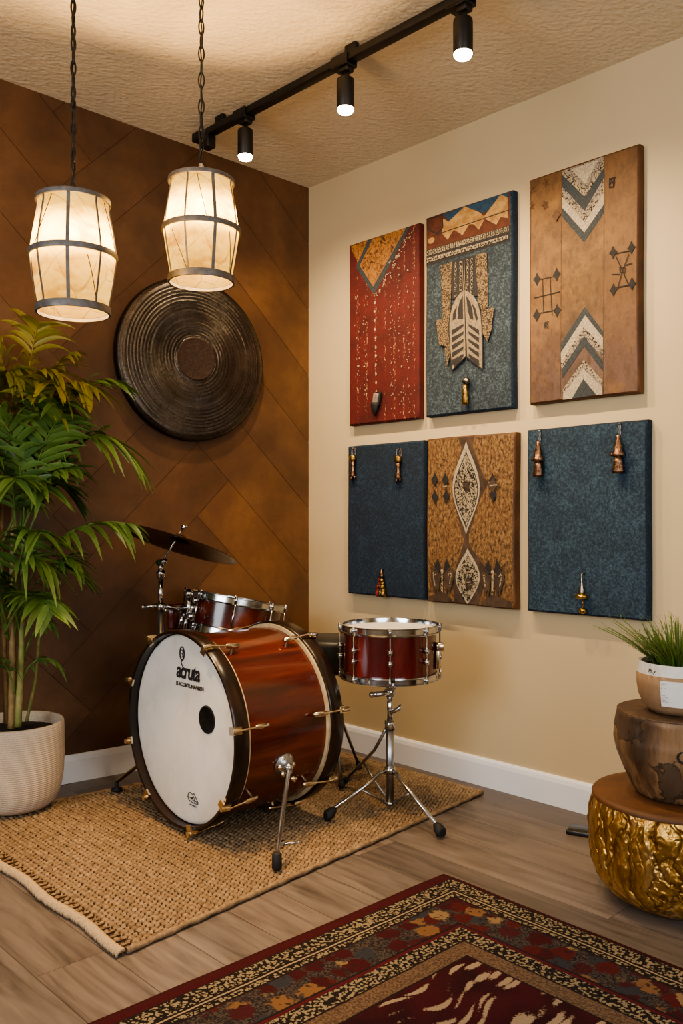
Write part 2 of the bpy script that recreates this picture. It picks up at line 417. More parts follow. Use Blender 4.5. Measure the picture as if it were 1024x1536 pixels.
# ------------------------------------------------------------------ mesh building
class MB:
    def __init__(s, mats=None):
        s.v = []; s.f = []; s.mi = []; s.mats = mats or []; s.cur = 0; s.tone = []; s.smooth = []
    def add(s, vs, fs, mtx=None, smooth=True):
        o = len(s.v)
        s.v += [tuple(mtx @ Vector(p)) if mtx else tuple(p) for p in vs]
        for f in fs: s.f.append(tuple(o+i for i in f)); s.mi.append(s.cur); s.smooth.append(smooth)
        return s
    def box(s, size, loc=(0, 0, 0), mtx=None, bev=0.0, segs=2):
        bm = bmesh.new(); bmesh.ops.create_cube(bm, size=1)
        for v in bm.verts: v.co = Vector((v.co.x*size[0], v.co.y*size[1], v.co.z*size[2]))
        if bev: bmesh.ops.bevel(bm, geom=list(bm.edges), offset=bev, segments=segs, affect='EDGES', profile=.5)
        m = Matrix.Translation(loc)
        if mtx: m = mtx @ m
        bm.verts.index_update()
        s.add([v.co.copy() for v in bm.verts], [[v.index for v in f.verts] for f in bm.faces], m, bool(bev)); bm.free(); return s
    def tube(s, pts, r, n=10, cap=True, closed=False):
        pts = [Vector(p) for p in pts]; k = len(pts)
        rs = r if isinstance(r, (list, tuple)) else [r]*k
        T = []
        for i in range(k):
            a = pts[(i-1) % k] if (closed or i > 0) else pts[0]; b = pts[(i+1) % k] if (closed or i < k-1) else pts[-1]
            T.append((b-a).normalized() if (b-a).length > 1e-9 else Vector((0, 0, 1)))
        up = Vector((0, 0, 1)) if abs(T[0].z) < .9 else Vector((1, 0, 0))
        N = (up-T[0]*up.dot(T[0])).normalized(); vs = []
        for i in range(k):
            N = (N-T[i]*N.dot(T[i])).normalized(); B = T[i].cross(N)
            for j in range(n):
                a = 2*PI*j/n; vs.append(pts[i]+(N*math.cos(a)+B*math.sin(a))*rs[i])
        fs = []
        for i in range(k if closed else k-1):
            i2 = (i+1) % k
            for j in range(n): fs.append((i*n+j, i*n+(j+1) % n, i2*n+(j+1) % n, i2*n+j))
        s.add(vs, fs)
        if cap and not closed:
            o = len(s.v)-len(vs)
            s.f.append(tuple(o+j for j in reversed(range(n)))); s.f.append(tuple(o+(k-1)*n+j for j in range(n)))
            s.mi += [s.cur]*2; s.smooth += [False]*2
        return s
    def lathe(s, prof, n=48, mtx=None, closed=False, fn=None, smooth=True):
        vs = []; fs = []; k = len(prof)
        for r, z in prof:
            for j in range(n):
                a = 2*PI*j/n; rr, zz = (r, z) if not fn else fn(r, z, a)
                vs.append((rr*math.cos(a), rr*math.sin(a), zz))
        for i in range(k if closed else k-1):
            i2 = (i+1) % k
            for j in range(n): fs.append((i*n+j, i*n+(j+1) % n, i2*n+(j+1) % n, i2*n+j))
        s.add(vs, fs, mtx, smooth)
        if not closed:
            o = len(s.v)-len(vs)
            if prof[0][0] > 1e-6: s.f.append(tuple(o+j for j in reversed(range(n)))); s.mi.append(s.cur); s.smooth.append(False)
            if prof[-1][0] > 1e-6: s.f.append(tuple(o+(k-1)*n+j for j in range(n))); s.mi.append(s.cur); s.smooth.append(False)
        return s
    def ball(s, c, r, n=14, sc=(1, 1, 1)):
        prof = [(max(1e-7, r*math.sin(PI*i/8)), -r*math.cos(PI*i/8)) for i in range(9)]
        return s.lathe(prof, n, Matrix.Translation(c) @ Matrix.Diagonal((*sc, 1)))
    def poly(s, pts, y0, y1=None):
        # flat polygon in the local x-z plane at y=y0, facing -y
        a = sum(pts[i][0]*pts[(i+1) % len(pts)][1]-pts[(i+1) % len(pts)][0]*pts[i][1] for i in range(len(pts)))
        if a < 0: pts = pts[::-1]
        return s.add([(p[0], y0, p[1]) for p in pts], [tuple(range(len(pts)))], None, False)
    def build(s, name, mat=None, parent=None, col=None):
        me = bpy.data.meshes.new(name); me.from_pydata(s.v, [], s.f)
        ms = s.mats or [mat]
        for m in ms: me.materials.append(M[m] if isinstance(m, str) else m)
        me.polygons.foreach_set('material_index', s.mi); me.polygons.foreach_set('use_smooth', s.smooth)
        if s.tone:
            a = me.attributes.new('tone', 'FLOAT', 'POINT'); a.data.foreach_set('value', s.tone[:len(s.v)])
        me.validate(); me.update()
        o = bpy.data.objects.new(name, me); COL.objects.link(o)
        if parent: o.parent = parent
        return o
def use(mb, i): mb.cur = i; return mb
def arc(o, ang=40):
    # keep hard edges hard on lathed and boxed parts
    me = o.data
    for e in me.edges: pass
    try: me.set_sharp_from_angle(angle=math.radians(ang))
    except Exception: pass
    return o
def thing(name, label, cat, loc=(0, 0, 0), rz=0.0, group=None):
    o = bpy.data.objects.new(name, None); o.empty_display_size = .05; COL.objects.link(o)
    o.location = loc; o.rotation_euler = (0, 0, rz)
    return tag(o, label, cat, group)
def tag(o, label, cat, group=None):
    o['label'] = label; o['category'] = cat
    if group: o['group'] = group
    return o
def struct(o): o['kind'] = 'structure'; return o
def copy_tree(o, parent=None):
    c = o.copy(); COL.objects.link(c)
    if parent: c.parent = parent
    for ch in list(o.children): copy_tree(ch, c)
    return c
def look(d, roll=0.0):
    d = Vector(d).normalized(); return d.to_track_quat('Z', 'Y').to_matrix().to_4x4()
def ring(R, r, ax=(0, 0, 0), n=48, m=8): return [(R+r*math.cos(2*PI*i/m), r*math.sin(2*PI*i/m)) for i in range(m)]

# ------------------------------------------------------------------ the setting
def clip(poly, a, b, c):          # keep a*x+b*y+c >= 0
    out = []
    for i in range(len(poly)):
        p, q = poly[i], poly[(i+1) % len(poly)]; dp = a*p[0]+b*p[1]+c; dq = a*q[0]+b*q[1]+c
        if dp >= 0: out.append(p)
        if dp*dq < 0: t = dp/(dp-dq); out.append((p[0]+(q[0]-p[0])*t, p[1]+(q[1]-p[1])*t))
    return out
LEN_L, LEN_R = 4.4, 4.4
def wall_left():
    mb = MB(['planks', 'seam']); cols = []
    use(mb, 1).box((LEN_L, .1, 2.9), (-LEN_L/2, .055, 1.42))
    nbase = len(mb.f)
    use(mb, 0); w, L = .215, .86; g = .0008; rnd = random.Random(5)
    shades = {}
    c45 = math.cos(PI/4)
    for band in range(-6, 7):
        for n in range(-26, 27):
            ox, oy = n*w+band*L, n*w-band*L
            for rect in ((ox, oy, ox+L, oy+w), (ox+L, oy+w-L, ox+L+w, oy+w)):
                x0, y0, x1, y1 = rect
                k = .78+.34*rnd.random(); hue = rnd.random()
                p = [(x0+g, y0+g), (x1-g, y0+g), (x1-g, y1-g), (x0+g, y1-g)]
                p = [((a-b)*c45-1.03, (a+b)*c45+1.17) for a, b in p]
                p = clip(p, -1, 0, 0.0)
                if len(p) >= 3: p = clip(p, 1, 0, LEN_L)
                if len(p) >= 3: p = clip(p, 0, 1, 0)
                if len(p) >= 3: p = clip(p, CEIL_L, -1, 2.527)
                if len(p) < 3: continue
                f0 = len(mb.f); mb.poly(p, .0)
                cols.append((f0, (k, k*(.94+.08*hue), k*(.85+.2*hue), 1)))
    o = mb.build('wall_left'); me = o.data
    ca = me.color_attributes.new('plank', 'FLOAT_COLOR', 'CORNER')
    d = dict(cols)
    for p in me.polygons:
        c = d.get(p.index, (1, 1, 1, 1))
        for li in p.loop_indices: ca.data[li].color = c
    o.location = CORNER; o.rotation_euler = (0, 0, ANG_L); return struct(o)
wall_left()
o = MB().box((LEN_R, .1, 2.9), (LEN_R/2, .05, 1.42)).build('wall_right', 'paint'); o.location = CORNER; o.rotation_euler = (0, 0, ANG_R); struct(o)
# the two walls behind the photographer, each with a window opening
pA = CORNER-EL*LEN_L; pB = CORNER+ER*LEN_R; pD = CORNER-EL*LEN_L+ER*LEN_R
def back_wall(name, a, b, win):
    d = (b-a); Ln = d.length; ang = math.atan2(d.y, d.x); mb = MB()
    w0, w1, z0, z1 = win
    for x0, x1, za, zb in ((0, w0, 0, 2.85), (w1, Ln, 0, 2.85), (w0, w1, 0, z0), (w0, w1, z1, 2.85)):
        mb.box((x1-x0, .1, zb-za), ((x0+x1)/2, -.05, (za+zb)/2))
    o = mb.build(name, 'paint'); o.location = a; o.rotation_euler = (0, 0, ang); return struct(o)
WIN1 = (1.3, 3.3, .8, 2.2); WIN2 = (1.2, 3.2, .7, 2.2)
back_wall('wall_back', pA, pD, WIN1)
back_wall('wall_side', pD, pB, WIN2)
# floor and ceiling
mb = MB(); mb.box((LEN_R+.2, LEN_L+.5, .1), (LEN_R/2, -LEN_L/2, -.05))
o = mb.build('floor', 'floor'); o.location = CORNER; o.rotation_euler = (0, 0, ANG_R); struct(o)
pts = [CORNER+NL*-.1+NR*-.1, pA-EL*.2-NR*.1, pD-EL*.2+ER*.2, pB+ER*.2-NL*.1]
mb = MB(); vs = [(p.x, p.y, ceil_at(p.x, p.y)) for p in pts]; vs += [(p[0], p[1], p[2]+.1) for p in vs]
mb.add(vs, [(0, 1, 2, 3), (7, 6, 5, 4), (0, 4, 5, 1), (1, 5, 6, 2), (2, 6, 7, 3), (3, 7, 4, 0)], None, False)
struct(mb.build('ceiling', 'ceiling'))
def baseboard(name, L, x0, ang, h):
    prof = [(0, 0), (-.014, 0), (-.014, h-.022), (-.011, h-.008), (-.006, h), (0, h)]
    mb = MB(); vs = [(x0, y, z) for y, z in prof]+[(x0+L, y, z) for y, z in prof]; k = len(prof)
    mb.add(vs, [(i, (i+1) % k, k+(i+1) % k, k+i) for i in range(k)]+[tuple(range(k))[::-1], tuple(range(k, 2*k))], None, False)
    o = mb.build(name, 'trim'); o.location = CORNER+Vector((0, 0, 0)); o.rotation_euler = (0, 0, ang); return struct(o)
baseboard('baseboard_right', LEN_R-.02, 0.0, ANG_R, .105)
baseboard('baseboard_left', LEN_L-.03, -LEN_L+.02, ANG_L, .105)

# ------------------------------------------------------------------ rugs
def jute_rug():
    P0 = Vector((-.494, 1.988, 0)); P1 = Vector((.51, 3.146, 0)); P2 = Vector((-.085, 3.765, 0)); P3 = Vector((-1.286, 2.826, 0))
    root = thing('jute_rug', 'braided tan jute rug lying under the drum kit', 'rug')
    def Q(a, b): return P0*(1-a)*(1-b)+P1*a*(1-b)+P2*a*b+P3*(1-a)*b
    na, nb = 96, 62; TH = .012
    # base weft
    mb = MB(); g = 30
    vs = []; fs = []
    for zt in (.0008, TH-.004):
        for i in range(g+1):
            for j in range(g+1):
                p = Q(i/g, j/g); vs.append((p.x, p.y, zt))
    N = (g+1)**2; I = lambda i, j, t: t*N+i*(g+1)+j
    for i in range(g):
        for j in range(g):
            fs.append((I(i, j, 1), I(i+1, j, 1), I(i+1, j+1, 1), I(i, j+1, 1))); fs.append((I(i, j, 0), I(i, j+1, 0), I(i+1, j+1, 0), I(i+1, j, 0)))
    for i in range(g):
        for a, b in (((i, 0), (i+1, 0)), ((i+1, g), (i, g)), ((g, i), (g, i+1)), ((0, i+1), (0, i))):
            fs.append((I(*a, 0), I(*b, 0), I(*b, 1), I(*a, 1)))
    mb.add(vs, fs, None, False).build('weft', 'jute_dark', root)
    # braided knots in staggered rows
    mb = MB(); rnd = random.Random(3)
    prof = [(-1, -.9), (-.55, .0), (0, .35), (.55, 0), (1, -.9)]
    for i in range(na):
        for j in range(nb):
            a = (i+.5)/na; b = (j+(.75 if i % 2 else .25))/nb
            if b > .995: continue
            c = Q(a, b); du = (Q(min(1, a+.005), b)-Q(a-.005, b))/(.01 if a+.005 <= 1 else .005+1-a); dv = (Q(a, min(1, b+.005))-Q(a, b-.005))/(.01 if b+.005 <= 1 else .005+1-b)
            du = du/na*.53; dv = dv/nb*.47
            tw = .25 if i % 2 else -.25
            vs = []; jit = rnd.uniform(-.1, .1); hh = .0048*(1+rnd.uniform(-.25, .25))
            for s_ in (-1, -.5, .5, 1):
                for t_ in (-1, -.4, .4, 1):
                    k = 1-.32*max(abs(s_), 0)**2*max(abs(t_), 0)**2
                    h = math.sqrt(max(0, 1-.85*s_*s_))*math.sqrt(max(0, 1-.9*t_*t_))
                    p = c+du*(s_*k+tw*t_+jit)+dv*(t_*k)
                    vs.append((p.x, p.y, TH-.006+hh*2.0*h))
            mb.add(vs, [(4*y+x, 4*y+x+4, 4*y+x+5, 4*y+x+1) for y in range(3) for x in range(3)])
    # flip so normals face up
    mb.f = [f if (Vector(mb.v[f[1]])-Vector(mb.v[f[0]])).cross(Vector(mb.v[f[2]])-Vector(mb.v[f[1]])).z > 0 else f[::-1] for f in mb.f]
    mb.build('braid', 'jute', root)
    # rolled edges
    mb = MB()
    for A, B in ((P0, P1), (P1, P2), (P2, P3)):
        n = 60; mb.tube([(A.lerp(B, t/n).x, A.lerp(B, t/n).y, .0088+.0012*math.sin(t*2.1)) for t in range(n+1)], [.0075+.0014*math.sin(t*1.7) for t in range(n+1)], 8)
    mb.build('edge_roll', 'jute', root)
    # cream whip-stitched binding along the left end
    mb = MB(['binding', 'jute_dark']); out = (P0-P1).normalized(); n = 60
    path = [P3.lerp(P0, t/n)+out*(.012+.005*math.sin(t*.35)) for t in range(n+1)]
    rb = random.Random(9); ny = 190
    for k in range(ny):
        t_ = (k+.5)/ny*n; i0 = min(int(t_), n-1); p = path[i0].lerp(path[i0+1], t_-i0); w0 = rb.uniform(.8, 1.25)
        q = p-out*.012; e = p+out*.009*w0
        mb.tube([(q.x, q.y, .010), ((p.x+q.x)/2, (p.y+q.y)/2, .0155), (p.x, p.y, .0155), (e.x, e.y, .010), (e.x-out.x*.002, e.y-out.y*.002, .003)], [.0036, .0048*w0, .005, .0045, .0035], 6)
    use(mb, 1)
    for t in range(44):
        p = P3.lerp(P0, (t+.5)/44); q = p+out*.009; r_ = p-out*.022
        mb.tube([(r_.x, r_.y, .0145), (p.x, p.y, .0155), (q.x, q.y, .0165)], .0022, 5)
    mb.build('binding', None, root)
jute_rug()

def persian_rug():
    K = Vector((.287, 2.432, 0)); a = Vector((.677, -.736, 0)).normalized(); b = Vector((-.736, -.677, 0)).normalized()
    root = thing('persian_rug', 'dark red persian rug with patterned borders in the foreground', 'rug', K, math.atan2(a.y, a.x))
    mb = MB(); Lx, Ly = 1.75, 2.3
    # local x = a ; local -y = b
    nx, ny = 70, 92; vs = []; fs = []
    for i in range(nx+1):
        for j in range(ny+1):
            x = Lx*i/nx; y = -Ly*j/ny
            e = min(x, -y); z = .009-.005*max(0, 1-e/.012)
            z += .0012*(noise.noise(Vector((x*7, y*7, 0)))+.3)
            wob = .004*noise.noise(Vector((x*4, y*4, 3))) if e < .03 else 0
            vs.append((x+wob, y+wob, z))
    for i in range(nx):
        for j in range(ny):
            p = i*(ny+1)+j; fs.append((p, p+1, p+ny+2, p+ny+1)[::-1])
    mb.add(vs, fs)
    k = len(vs); lo = [(v[0], v[1], .0005) for v in vs]
    per = [i*(ny+1) for i in range(nx+1)]+[nx*(ny+1)+j for j in range(1, ny+1)]+[i*(ny+1)+ny for i in range(nx-1, -1, -1)]+[j for j in range(ny-1, 0, -1)]
    base = len(mb.v); mb.add([lo[p] for p in per], [])
    for q in range(len(per)):
        r = (q+1) % len(per); mb.f.append((per[q], per[r], base+r, base+q)[::-1]); mb.mi.append(0); mb.smooth.append(False)
    o = mb.build('pile', 'persian', root)
    # pattern frame: mirror y so that distances from both edges are positive
    return root
persian_rug()

# ------------------------------------------------------------------ wall panels on the right wall
GP = 'fabric and hide panels on the beige wall'
def art_panel(name, label, s0, s1, z0, z1, canvas, edge, th=.034, wob=.0):
    w, h = s1-s0, z1-z0; sc_, zc = (s0+s1)/2, z0
    p = CORNER+ER*sc_+NR*.0
    root = thing(name, label, 'wall panel', (p.x, p.y, zc), ANG_R, GP)
    mb = MB(); n = 24
    def outline(t):                # rounded rectangle outline, slightly irregular like stretched hide
        pass
    prof = []
    bm = bmesh.new(); bmesh.ops.create_grid(bm, x_segments=20, y_segments=28, size=.5)
    vs = []; fs = []
    NX, NZ = 20, 28
    rnd = random.Random(int(s0*1000))
    ph = rnd.random()*6
    for layer, (y, ins) in enumerate(((-.002, 0.0), (-th+.008, 0.0), (-th+.0025, .0018), (-th, .007))):
        for i in range(NX*2+NZ*2):
            if i < NX: x, z = -w/2+w*i/NX, 0
            elif i < NX+NZ: x, z = w/2, h*(i-NX)/NZ
            elif i < 2*NX+NZ: x, z = w/2-w*(i-NX-NZ)/NX, h
            else: x, z = -w/2, h-h*(i-2*NX-NZ)/NZ
            sx = 1-2*ins/w; x *= sx; z = h/2+(z-h/2)*(1-2*ins/h)
            x += wob*math.sin(z*9+ph); z += wob*.6*math.sin(x*13+ph)
            vs.append((x, y, z))
    P = NX*2+NZ*2
    for l in range(3):
        for i in range(P): fs.append((l*P+i, l*P+(i+1) % P, (l+1)*P+(i+1) % P, (l+1)*P+i))
    mb.add(vs, fs); bm.free()
    mb.f.append(tuple(range(P))[::-1]); mb.mi.append(0); mb.smooth.append(False)
    arc(mb.build('stretched_edge', edge, root), 50)
    face = MB(); face.add(vs[3*P:], [tuple(range(P))], None, False)
    return root, face, (w, h, sc_, zc, th)
class Art:
    """flat motifs lying on a panel's face, given in survey pixels of that panel"""
    def __init__(s, face, dims, mats, origin, scale):
        s.mb = face; s.mb.mats = mats; s.w, s.h, s.sc, s.z0, s.th = dims; s.o = origin; s.k = scale; s.lay = 0
    def pt(s, x, y):
        a, z = RW(s.o[0]+x/s.k, s.o[1]+y/s.k, s.th); m = .0045
        return (min(max(a-s.sc, -s.w/2+m), s.w/2-m), min(max(z-s.z0, m), s.h-m))
    def poly(s, mi, pts, raw=False):
        s.lay += 1; s.mb.cur = mi; P = pts if raw else [s.pt(*p) for p in pts]
        s.mb.poly(P, -s.th-.00025-.00006*s.lay); return s
    def line(s, mi, pts, wd=.004, jit=0.0):
        P = [Vector(s.pt(*p)) for p in pts]
        for a, b in zip(P, P[1:]):
            d = b-a
            if d.length < 1e-5: continue
            n = Vector((-d.y, d.x)).normalized()*wd/2
            s.poly(mi, [tuple(a+n), tuple(b+n), tuple(b-n), tuple(a-n)], True)
        return s
    def blob(s, mi, x, y, rx, ry, n=10, jit=.15):
        c = s.pt(x, y); r = random.Random(int(x*7+y))
        s.poly(mi, [(c[0]+rx*math.cos(2*PI*i/n)*(1+r.uniform(-jit, jit)), c[1]+ry*math.sin(2*PI*i/n)*(1+r.uniform(-jit, jit))) for i in range(n)], True); return s
    def dia(s, mi, x, y, rx, ry):
        c = s.pt(x, y); q = .45
        s.poly(mi, [(c[0]+a*rx, c[1]+b*ry) for a, b in ((1, 0), (q, .42), (0, 1), (-q, .42), (-1, 0), (-q, -.42), (0, -1), (q, -.42))], True); return s
    def done(s, root): return s.mb.build('face', None, root)

# red beaded panel
root, face, dm = art_panel('wall_panel', 'red beaded cloth panel with a floral corner, top left of the six', .30, .70, 1.406, 2.187, 'redcloth', 'redcloth', wob=.001)
A = Art(face, dm, ['redcloth', 'floral', 'slate', 'bone', 'leather'], (515, 330), 4.88)
A.poly(1, [(36, 182), (475, 45), (225, 545), (215, 545)])
A.poly(0, [(36, 330), (95, 330), (210, 560), (36, 560)])
A.poly(2, [(178, 138), (212, 127), (118, 335), (215, 478), (450, 50), (490, 36), (222, 550), (90, 345)])
A.line(4, [(122, 335), (217, 483), (455, 55)], .003)
rr = random.Random(2)
for k in range(11): A.blob(3, 228+k*1.2, 605+k*65, .0055, .0065, 6, .45)
for k in range(60):
    t = rr.random(); A.blob(3, 225+(490-225)*t+rr.uniform(4, 26), 545-(545-60)*t+rr.uniform(0, 26), .003*rr.uniform(.5, 1.4), .003*rr.uniform(.6, 1.5), 5, .4)
for col_ in (350, 410, 480, 110, 165):
    for k in range(34):
        y = rr.uniform(300 if col_ > 200 else 560, 1420); A.blob(3, col_+rr.gauss(0, 7)+(y-300)*.012, y, .002*rr.uniform(.5, 1.3), .0032*rr.uniform(.5, 1.4), 5, .4)
A.done(root)

# blue panel with feather motif
root, face, dm = art_panel('wall_panel', 'slate blue felt panel with feather motif and peaked top band', .735, 1.147, 1.406, 2.195, 'felt_teal', 'felt_navy', wob=.001)
A = Art(face, dm, ['felt_teal', 'peach', 'teal', 'maroon', 'speckbone', 'weave', 'ink', 'bone', 'feather_print'], (630, 280), 4.267)
A.poly(3, [(24, 205), (570, 15), (575, 265), (24, 420)])
A.poly(2, [(145, 175), (560, 20), (565, 70), (405, 170), (290, 130), (180, 220)])
A.poly(1, [(140, 200), (180, 225), (285, 125), (380, 165), (408, 190), (515, 45), (560, 70), (560, 200), (515, 195), (487, 243), (412, 205), (375, 276), (340, 240), (315, 240), (270, 310), (215, 275), (175, 340), (140, 300)])
A.poly(6, [(24, 215), (145, 178), (148, 262), (110, 305), (55, 285), (30, 240)]); A.poly(3, [(30, 220), (140, 186), (140, 262), (105, 296), (60, 276)])
A.blob(1, 70, 345, .017, .012)
A.line(6, [(90, 312), (565, 150)], .0035); A.line(1, [(285, 125), (300, 240)], .0012)
A.poly(6, [(24, 412), (575, 248), (575, 345), (24, 515)])
A.poly(4, [(30, 415), (566, 252), (566, 285), (30, 448)])
for k in range(40):
    t = (k+.5)/40; x = 34+530*t; y = 412-162*t; A.line(6, [(x, y+4), (x+3, y+32)], .0032 if k % 2 else .0018)
A.poly(4, [(30, 465), (566, 308), (566, 334), (30, 492)])
for k in range(24):
    t = (k+.5)/24; A.dia(6, 34+530*t, 480-157*t, .004, .0055)
A.poly(5, [(134, 505), (208, 482), (196, 840), (148, 845)]); A.poly(5, [(355, 440), (430, 418), (440, 775), (378, 790)])
A.poly(6, [(208, 482), (355, 440), (375, 700), (205, 720)])
for cx in (230, 262, 308, 335):
    for k in range(8): A.blob(4, cx, 500+k*28-(cx-230)*.28, .0055, .0085, 8, .3)
for cx in (230, 262, 308, 335):
    for k in range(8): A.blob(6, cx, 500+k*28-(cx-230)*.28, .0028, .005, 6, .3)
A.poly(5, [(110, 860), (190, 835), (200, 1030), (130, 1015)]); A.poly(5, [(165, 1035), (215, 1020), (178, 1165)])
A.poly(5, [(400, 790), (480, 775), (465, 915), (440, 995), (400, 930)])
A.line(6, [(405, 815), (475, 800)], .0025); A.line(6, [(430, 930), (462, 820)], .0025)
def fe(pts, mi): A.poly(mi, pts)
fe([(290, 655), (240, 705), (202, 785), (187, 900), (208, 1185), (300, 1092), (412, 1180), (408, 900), (392, 765), (345, 692)], 6)
fe([(290, 665), (268, 680), (240, 715), (216, 765), (200, 830), (196, 900), (200, 1010), (215, 1170), (298, 1085)], 8)
fe([(292, 665), (320, 678), (350, 702), (376, 745), (394, 820), (400, 900), (403, 1020), (405, 1165), (310, 1088)], 8)
A.line(6, [(283, 470), (292, 700), (305, 1120)], .0035); A.line(8, [(277, 480), (287, 690)], .002); A.line(8, [(290, 480), (298, 690)], .002)
for P_ in ([(246, 760), (240, 800), (236, 850), (216, 860), (220, 810)], [(282, 700), (262, 735), (250, 790), (250, 850), (284, 850)], [(303, 700), (330, 740), (345, 800), (350, 855), (328, 850), (312, 790)], [(335, 740), (362, 780), (380, 850), (366, 862), (352, 800)]): fe(P_, 6)
for k in range(5):
    y = 880+k*48; fe([(212, y+40), (288, y), (286, y+18), (214, y+72)], 6); fe([(318, y), (386, y+40), (386, y+72), (320, y+18)], 6)
fe([(222, 1140), (285, 1075), (280, 1100), (230, 1158)], 6); fe([(325, 1070), (392, 1140), (380, 1145), (328, 1100)], 6)
A.done(root)

# tan hide panel with chevrons
root, face, dm = art_panel('wall_panel', 'tall tan hide panel with black and white chevrons, top right', 1.22, 1.634, 1.409, 2.208, 'chevhide', 'leather_edge', .036, wob=.0012)
A = Art(face, dm, ['chevhide', 'slate', 'bone', 'greyspeck', 'ink', 'leather_edge', 'speckbone'], (780, 210), 3.745)
A.poly(3, [(235, 175), (470, 92), (470, 150), (362, 310), (235, 195)])
A.poly(2, [(285, 165), (440, 110), (365, 245)])
A.poly(6, [(238, 188), (262, 180), (365, 290), (470, 115), (470, 160), (362, 325), (238, 215)])
A.poly(1, [(235, 195), (362, 320), (470, 155), (470, 215), (362, 398), (235, 265)])
A.poly(3, [(235, 262), (362, 398), (470, 212), (470, 300), (362, 450), (235, 320)])
A.poly(6, [(235, 298), (362, 438), (470, 262), (470, 292), (362, 458), (235, 318)])
A.poly(2, [(235, 318), (362, 462), (470, 292), (470, 370), (360, 525), (235, 385)])
A.poly(1, [(235, 380), (360, 520), (470, 362), (470, 410), (358, 576), (235, 432)])
A.poly(1, [(362, 938), (465, 1075), (465, 1110), (365, 985), (228, 1200), (225, 1150)])
A.poly(2, [(365, 985), (465, 1110), (465, 1165), (358, 1050), (230, 1260), (228, 1195)])
A.poly(6, [(358, 1050), (465, 1165), (465, 1190), (358, 1078), (230, 1275), (230, 1248)])
A.poly(3, [(358, 1075), (465, 1185), (465, 1220), (360, 1110), (232, 1305), (230, 1270)])
A.poly(1, [(360, 1100), (465, 1245), (465, 1300), (358, 1160), (234, 1340), (232, 1290)])
A.poly(6, [(358, 1235), (462, 1350), (462, 1385), (355, 1265), (240, 1420), (240, 1400)])
A.poly(3, [(358, 1255), (462, 1375), (462, 1395), (355, 1290), (242, 1432), (240, 1415)])
A.poly(2, [(355, 1285), (462, 1390), (462, 1430), (425, 1432), (355, 1345), (290, 1455), (240, 1460), (242, 1425)])
A.poly(1, [(355, 1342), (428, 1432), (290, 1458)])
for x in (232, 472): A.line(5, [(x, 180 if x < 300 else 95), (x-6, 1440)], .0012)
def arrow(x, y): A.dia(4, x, y, .016, .024)
for x, y in ((95, 782), (205, 755), (93, 985), (208, 958)): arrow(x, y)
A.line(4, [(105, 785), (200, 765)], .003); A.line(4, [(78, 888), (225, 852)], .0036); A.line(4, [(100, 975), (205, 955)], .003)
A.line(4, [(126, 780), (132, 975)], .0022); A.line(4, [(168, 772), (180, 985)], .0026)
for x, y in ((522, 632), (625, 605), (524, 842), (628, 808)):
    A.dia(4, x, y, .014, .022); A.line(4, [(x-24, y+6), (x+24, y-6)], .003)
A.line(4, [(530, 640), (620, 622)], .003); A.line(4, [(530, 832), (645, 808)], .0036)
A.line(4, [(538, 655), (575, 735), (612, 820)], .0026); A.line(4, [(612, 640), (575, 735), (548, 830)], .0026); A.line(4, [(515, 755), (560, 755)], .003); A.line(4, [(590, 705), (630, 692)], .003)
A.line(4, [(560, 712), (592, 720), (588, 748), (562, 742), (560, 712)], .0026)
for a_, b_ in (((500, 222), (536, 210)), ((502, 243), (534, 238)), ((500, 268), (528, 262)), ((504, 215), (503, 272)), ((528, 212), (526, 262)), ((512, 222), (520, 245))): A.line(4, [a_, b_], .0035)
for a_, b_ in (((136, 1028), (162, 1020)), ((140, 1028), (138, 1056)), ((140, 1042), (160, 1056)), ((152, 1024), (142, 1042)), ((154, 1030), (158, 1046))): A.line(4, [a_, b_], .0032)
for x, y in ((145, 240), (66, 275), (65, 370), (140, 365), (205, 425)):
    for k in range(5):
        an = k*1.26+x; A.line(5, [(x, y), (x+20*math.cos(an), y+26*math.sin(an))], .003)
A.line(5, [(125, 365), (138, 345), (156, 368), (138, 388), (125, 365)], .002)
A.dia(5, 205, 425, .018, .022)
A.done(root)

# navy panel, lower left
root, face, dm = art_panel('wall_panel', 'navy felt panel hung with gold charms, bottom left of the six', .293, .722, .683, 1.318, 'felt_navy', 'felt_navy', .036, wob=.0008)
A = Art(face, dm, ['felt_navy'], (515, 655), 6.144); A.done(root)

# bark cloth panel
root, face, dm = art_panel('wall_panel', 'brown bark cloth panel with two white diamonds between the navy panels', .742, 1.158, .678, 1.319, 'bark', 'leather_edge', .036, wob=.0025)
A = Art(face, dm, ['bark', 'bark_dark', 'bone', 'ink', 'speckbone'], (630, 640), 5.487)
A.poly(1, [(310, 85), (450, 78), (430, 150), (490, 330), (560, 470), (490, 600), (400, 890), (400, 960), (430, 1010), (560, 1190), (480, 1470), (280, 1440), (262, 1260), (340, 1010), (360, 940), (340, 860), (275, 620), (262, 480), (300, 330), (340, 170)])
def dmd(mi, cx, cy, rx, rt, rb, n=14):
    P = []
    for i in range(n+1):
        t = i/n; P.append((cx+rx*(math.sin(PI*t)**1.25), cy-rt+(rt+rb)*t))
    for i in range(n-1, 0, -1):
        t = i/n; P.append((cx-rx*(math.sin(PI*t)**1.25), cy-rt+(rt+rb)*t))
    A.poly(mi, P)
dmd(2, 377, 495, 112, 375, 390); dmd(3, 377, 495, 98, 300, 350); dmd(4, 377, 495, 92, 285, 335)
dmd(2, 390, 1280, 100, 280, 195); dmd(4, 390, 1280, 90, 235, 165)
A.blob(1, 377, 485, .018, .021); A.line(3, [(335, 460), (435, 460)], .004); A.blob(1, 400, 1292, .02, .024); A.line(2, [(380, 1285), (420, 1275)], .002); A.line(2, [(382, 1305), (422, 1300)], .002)
rr = random.Random(8)
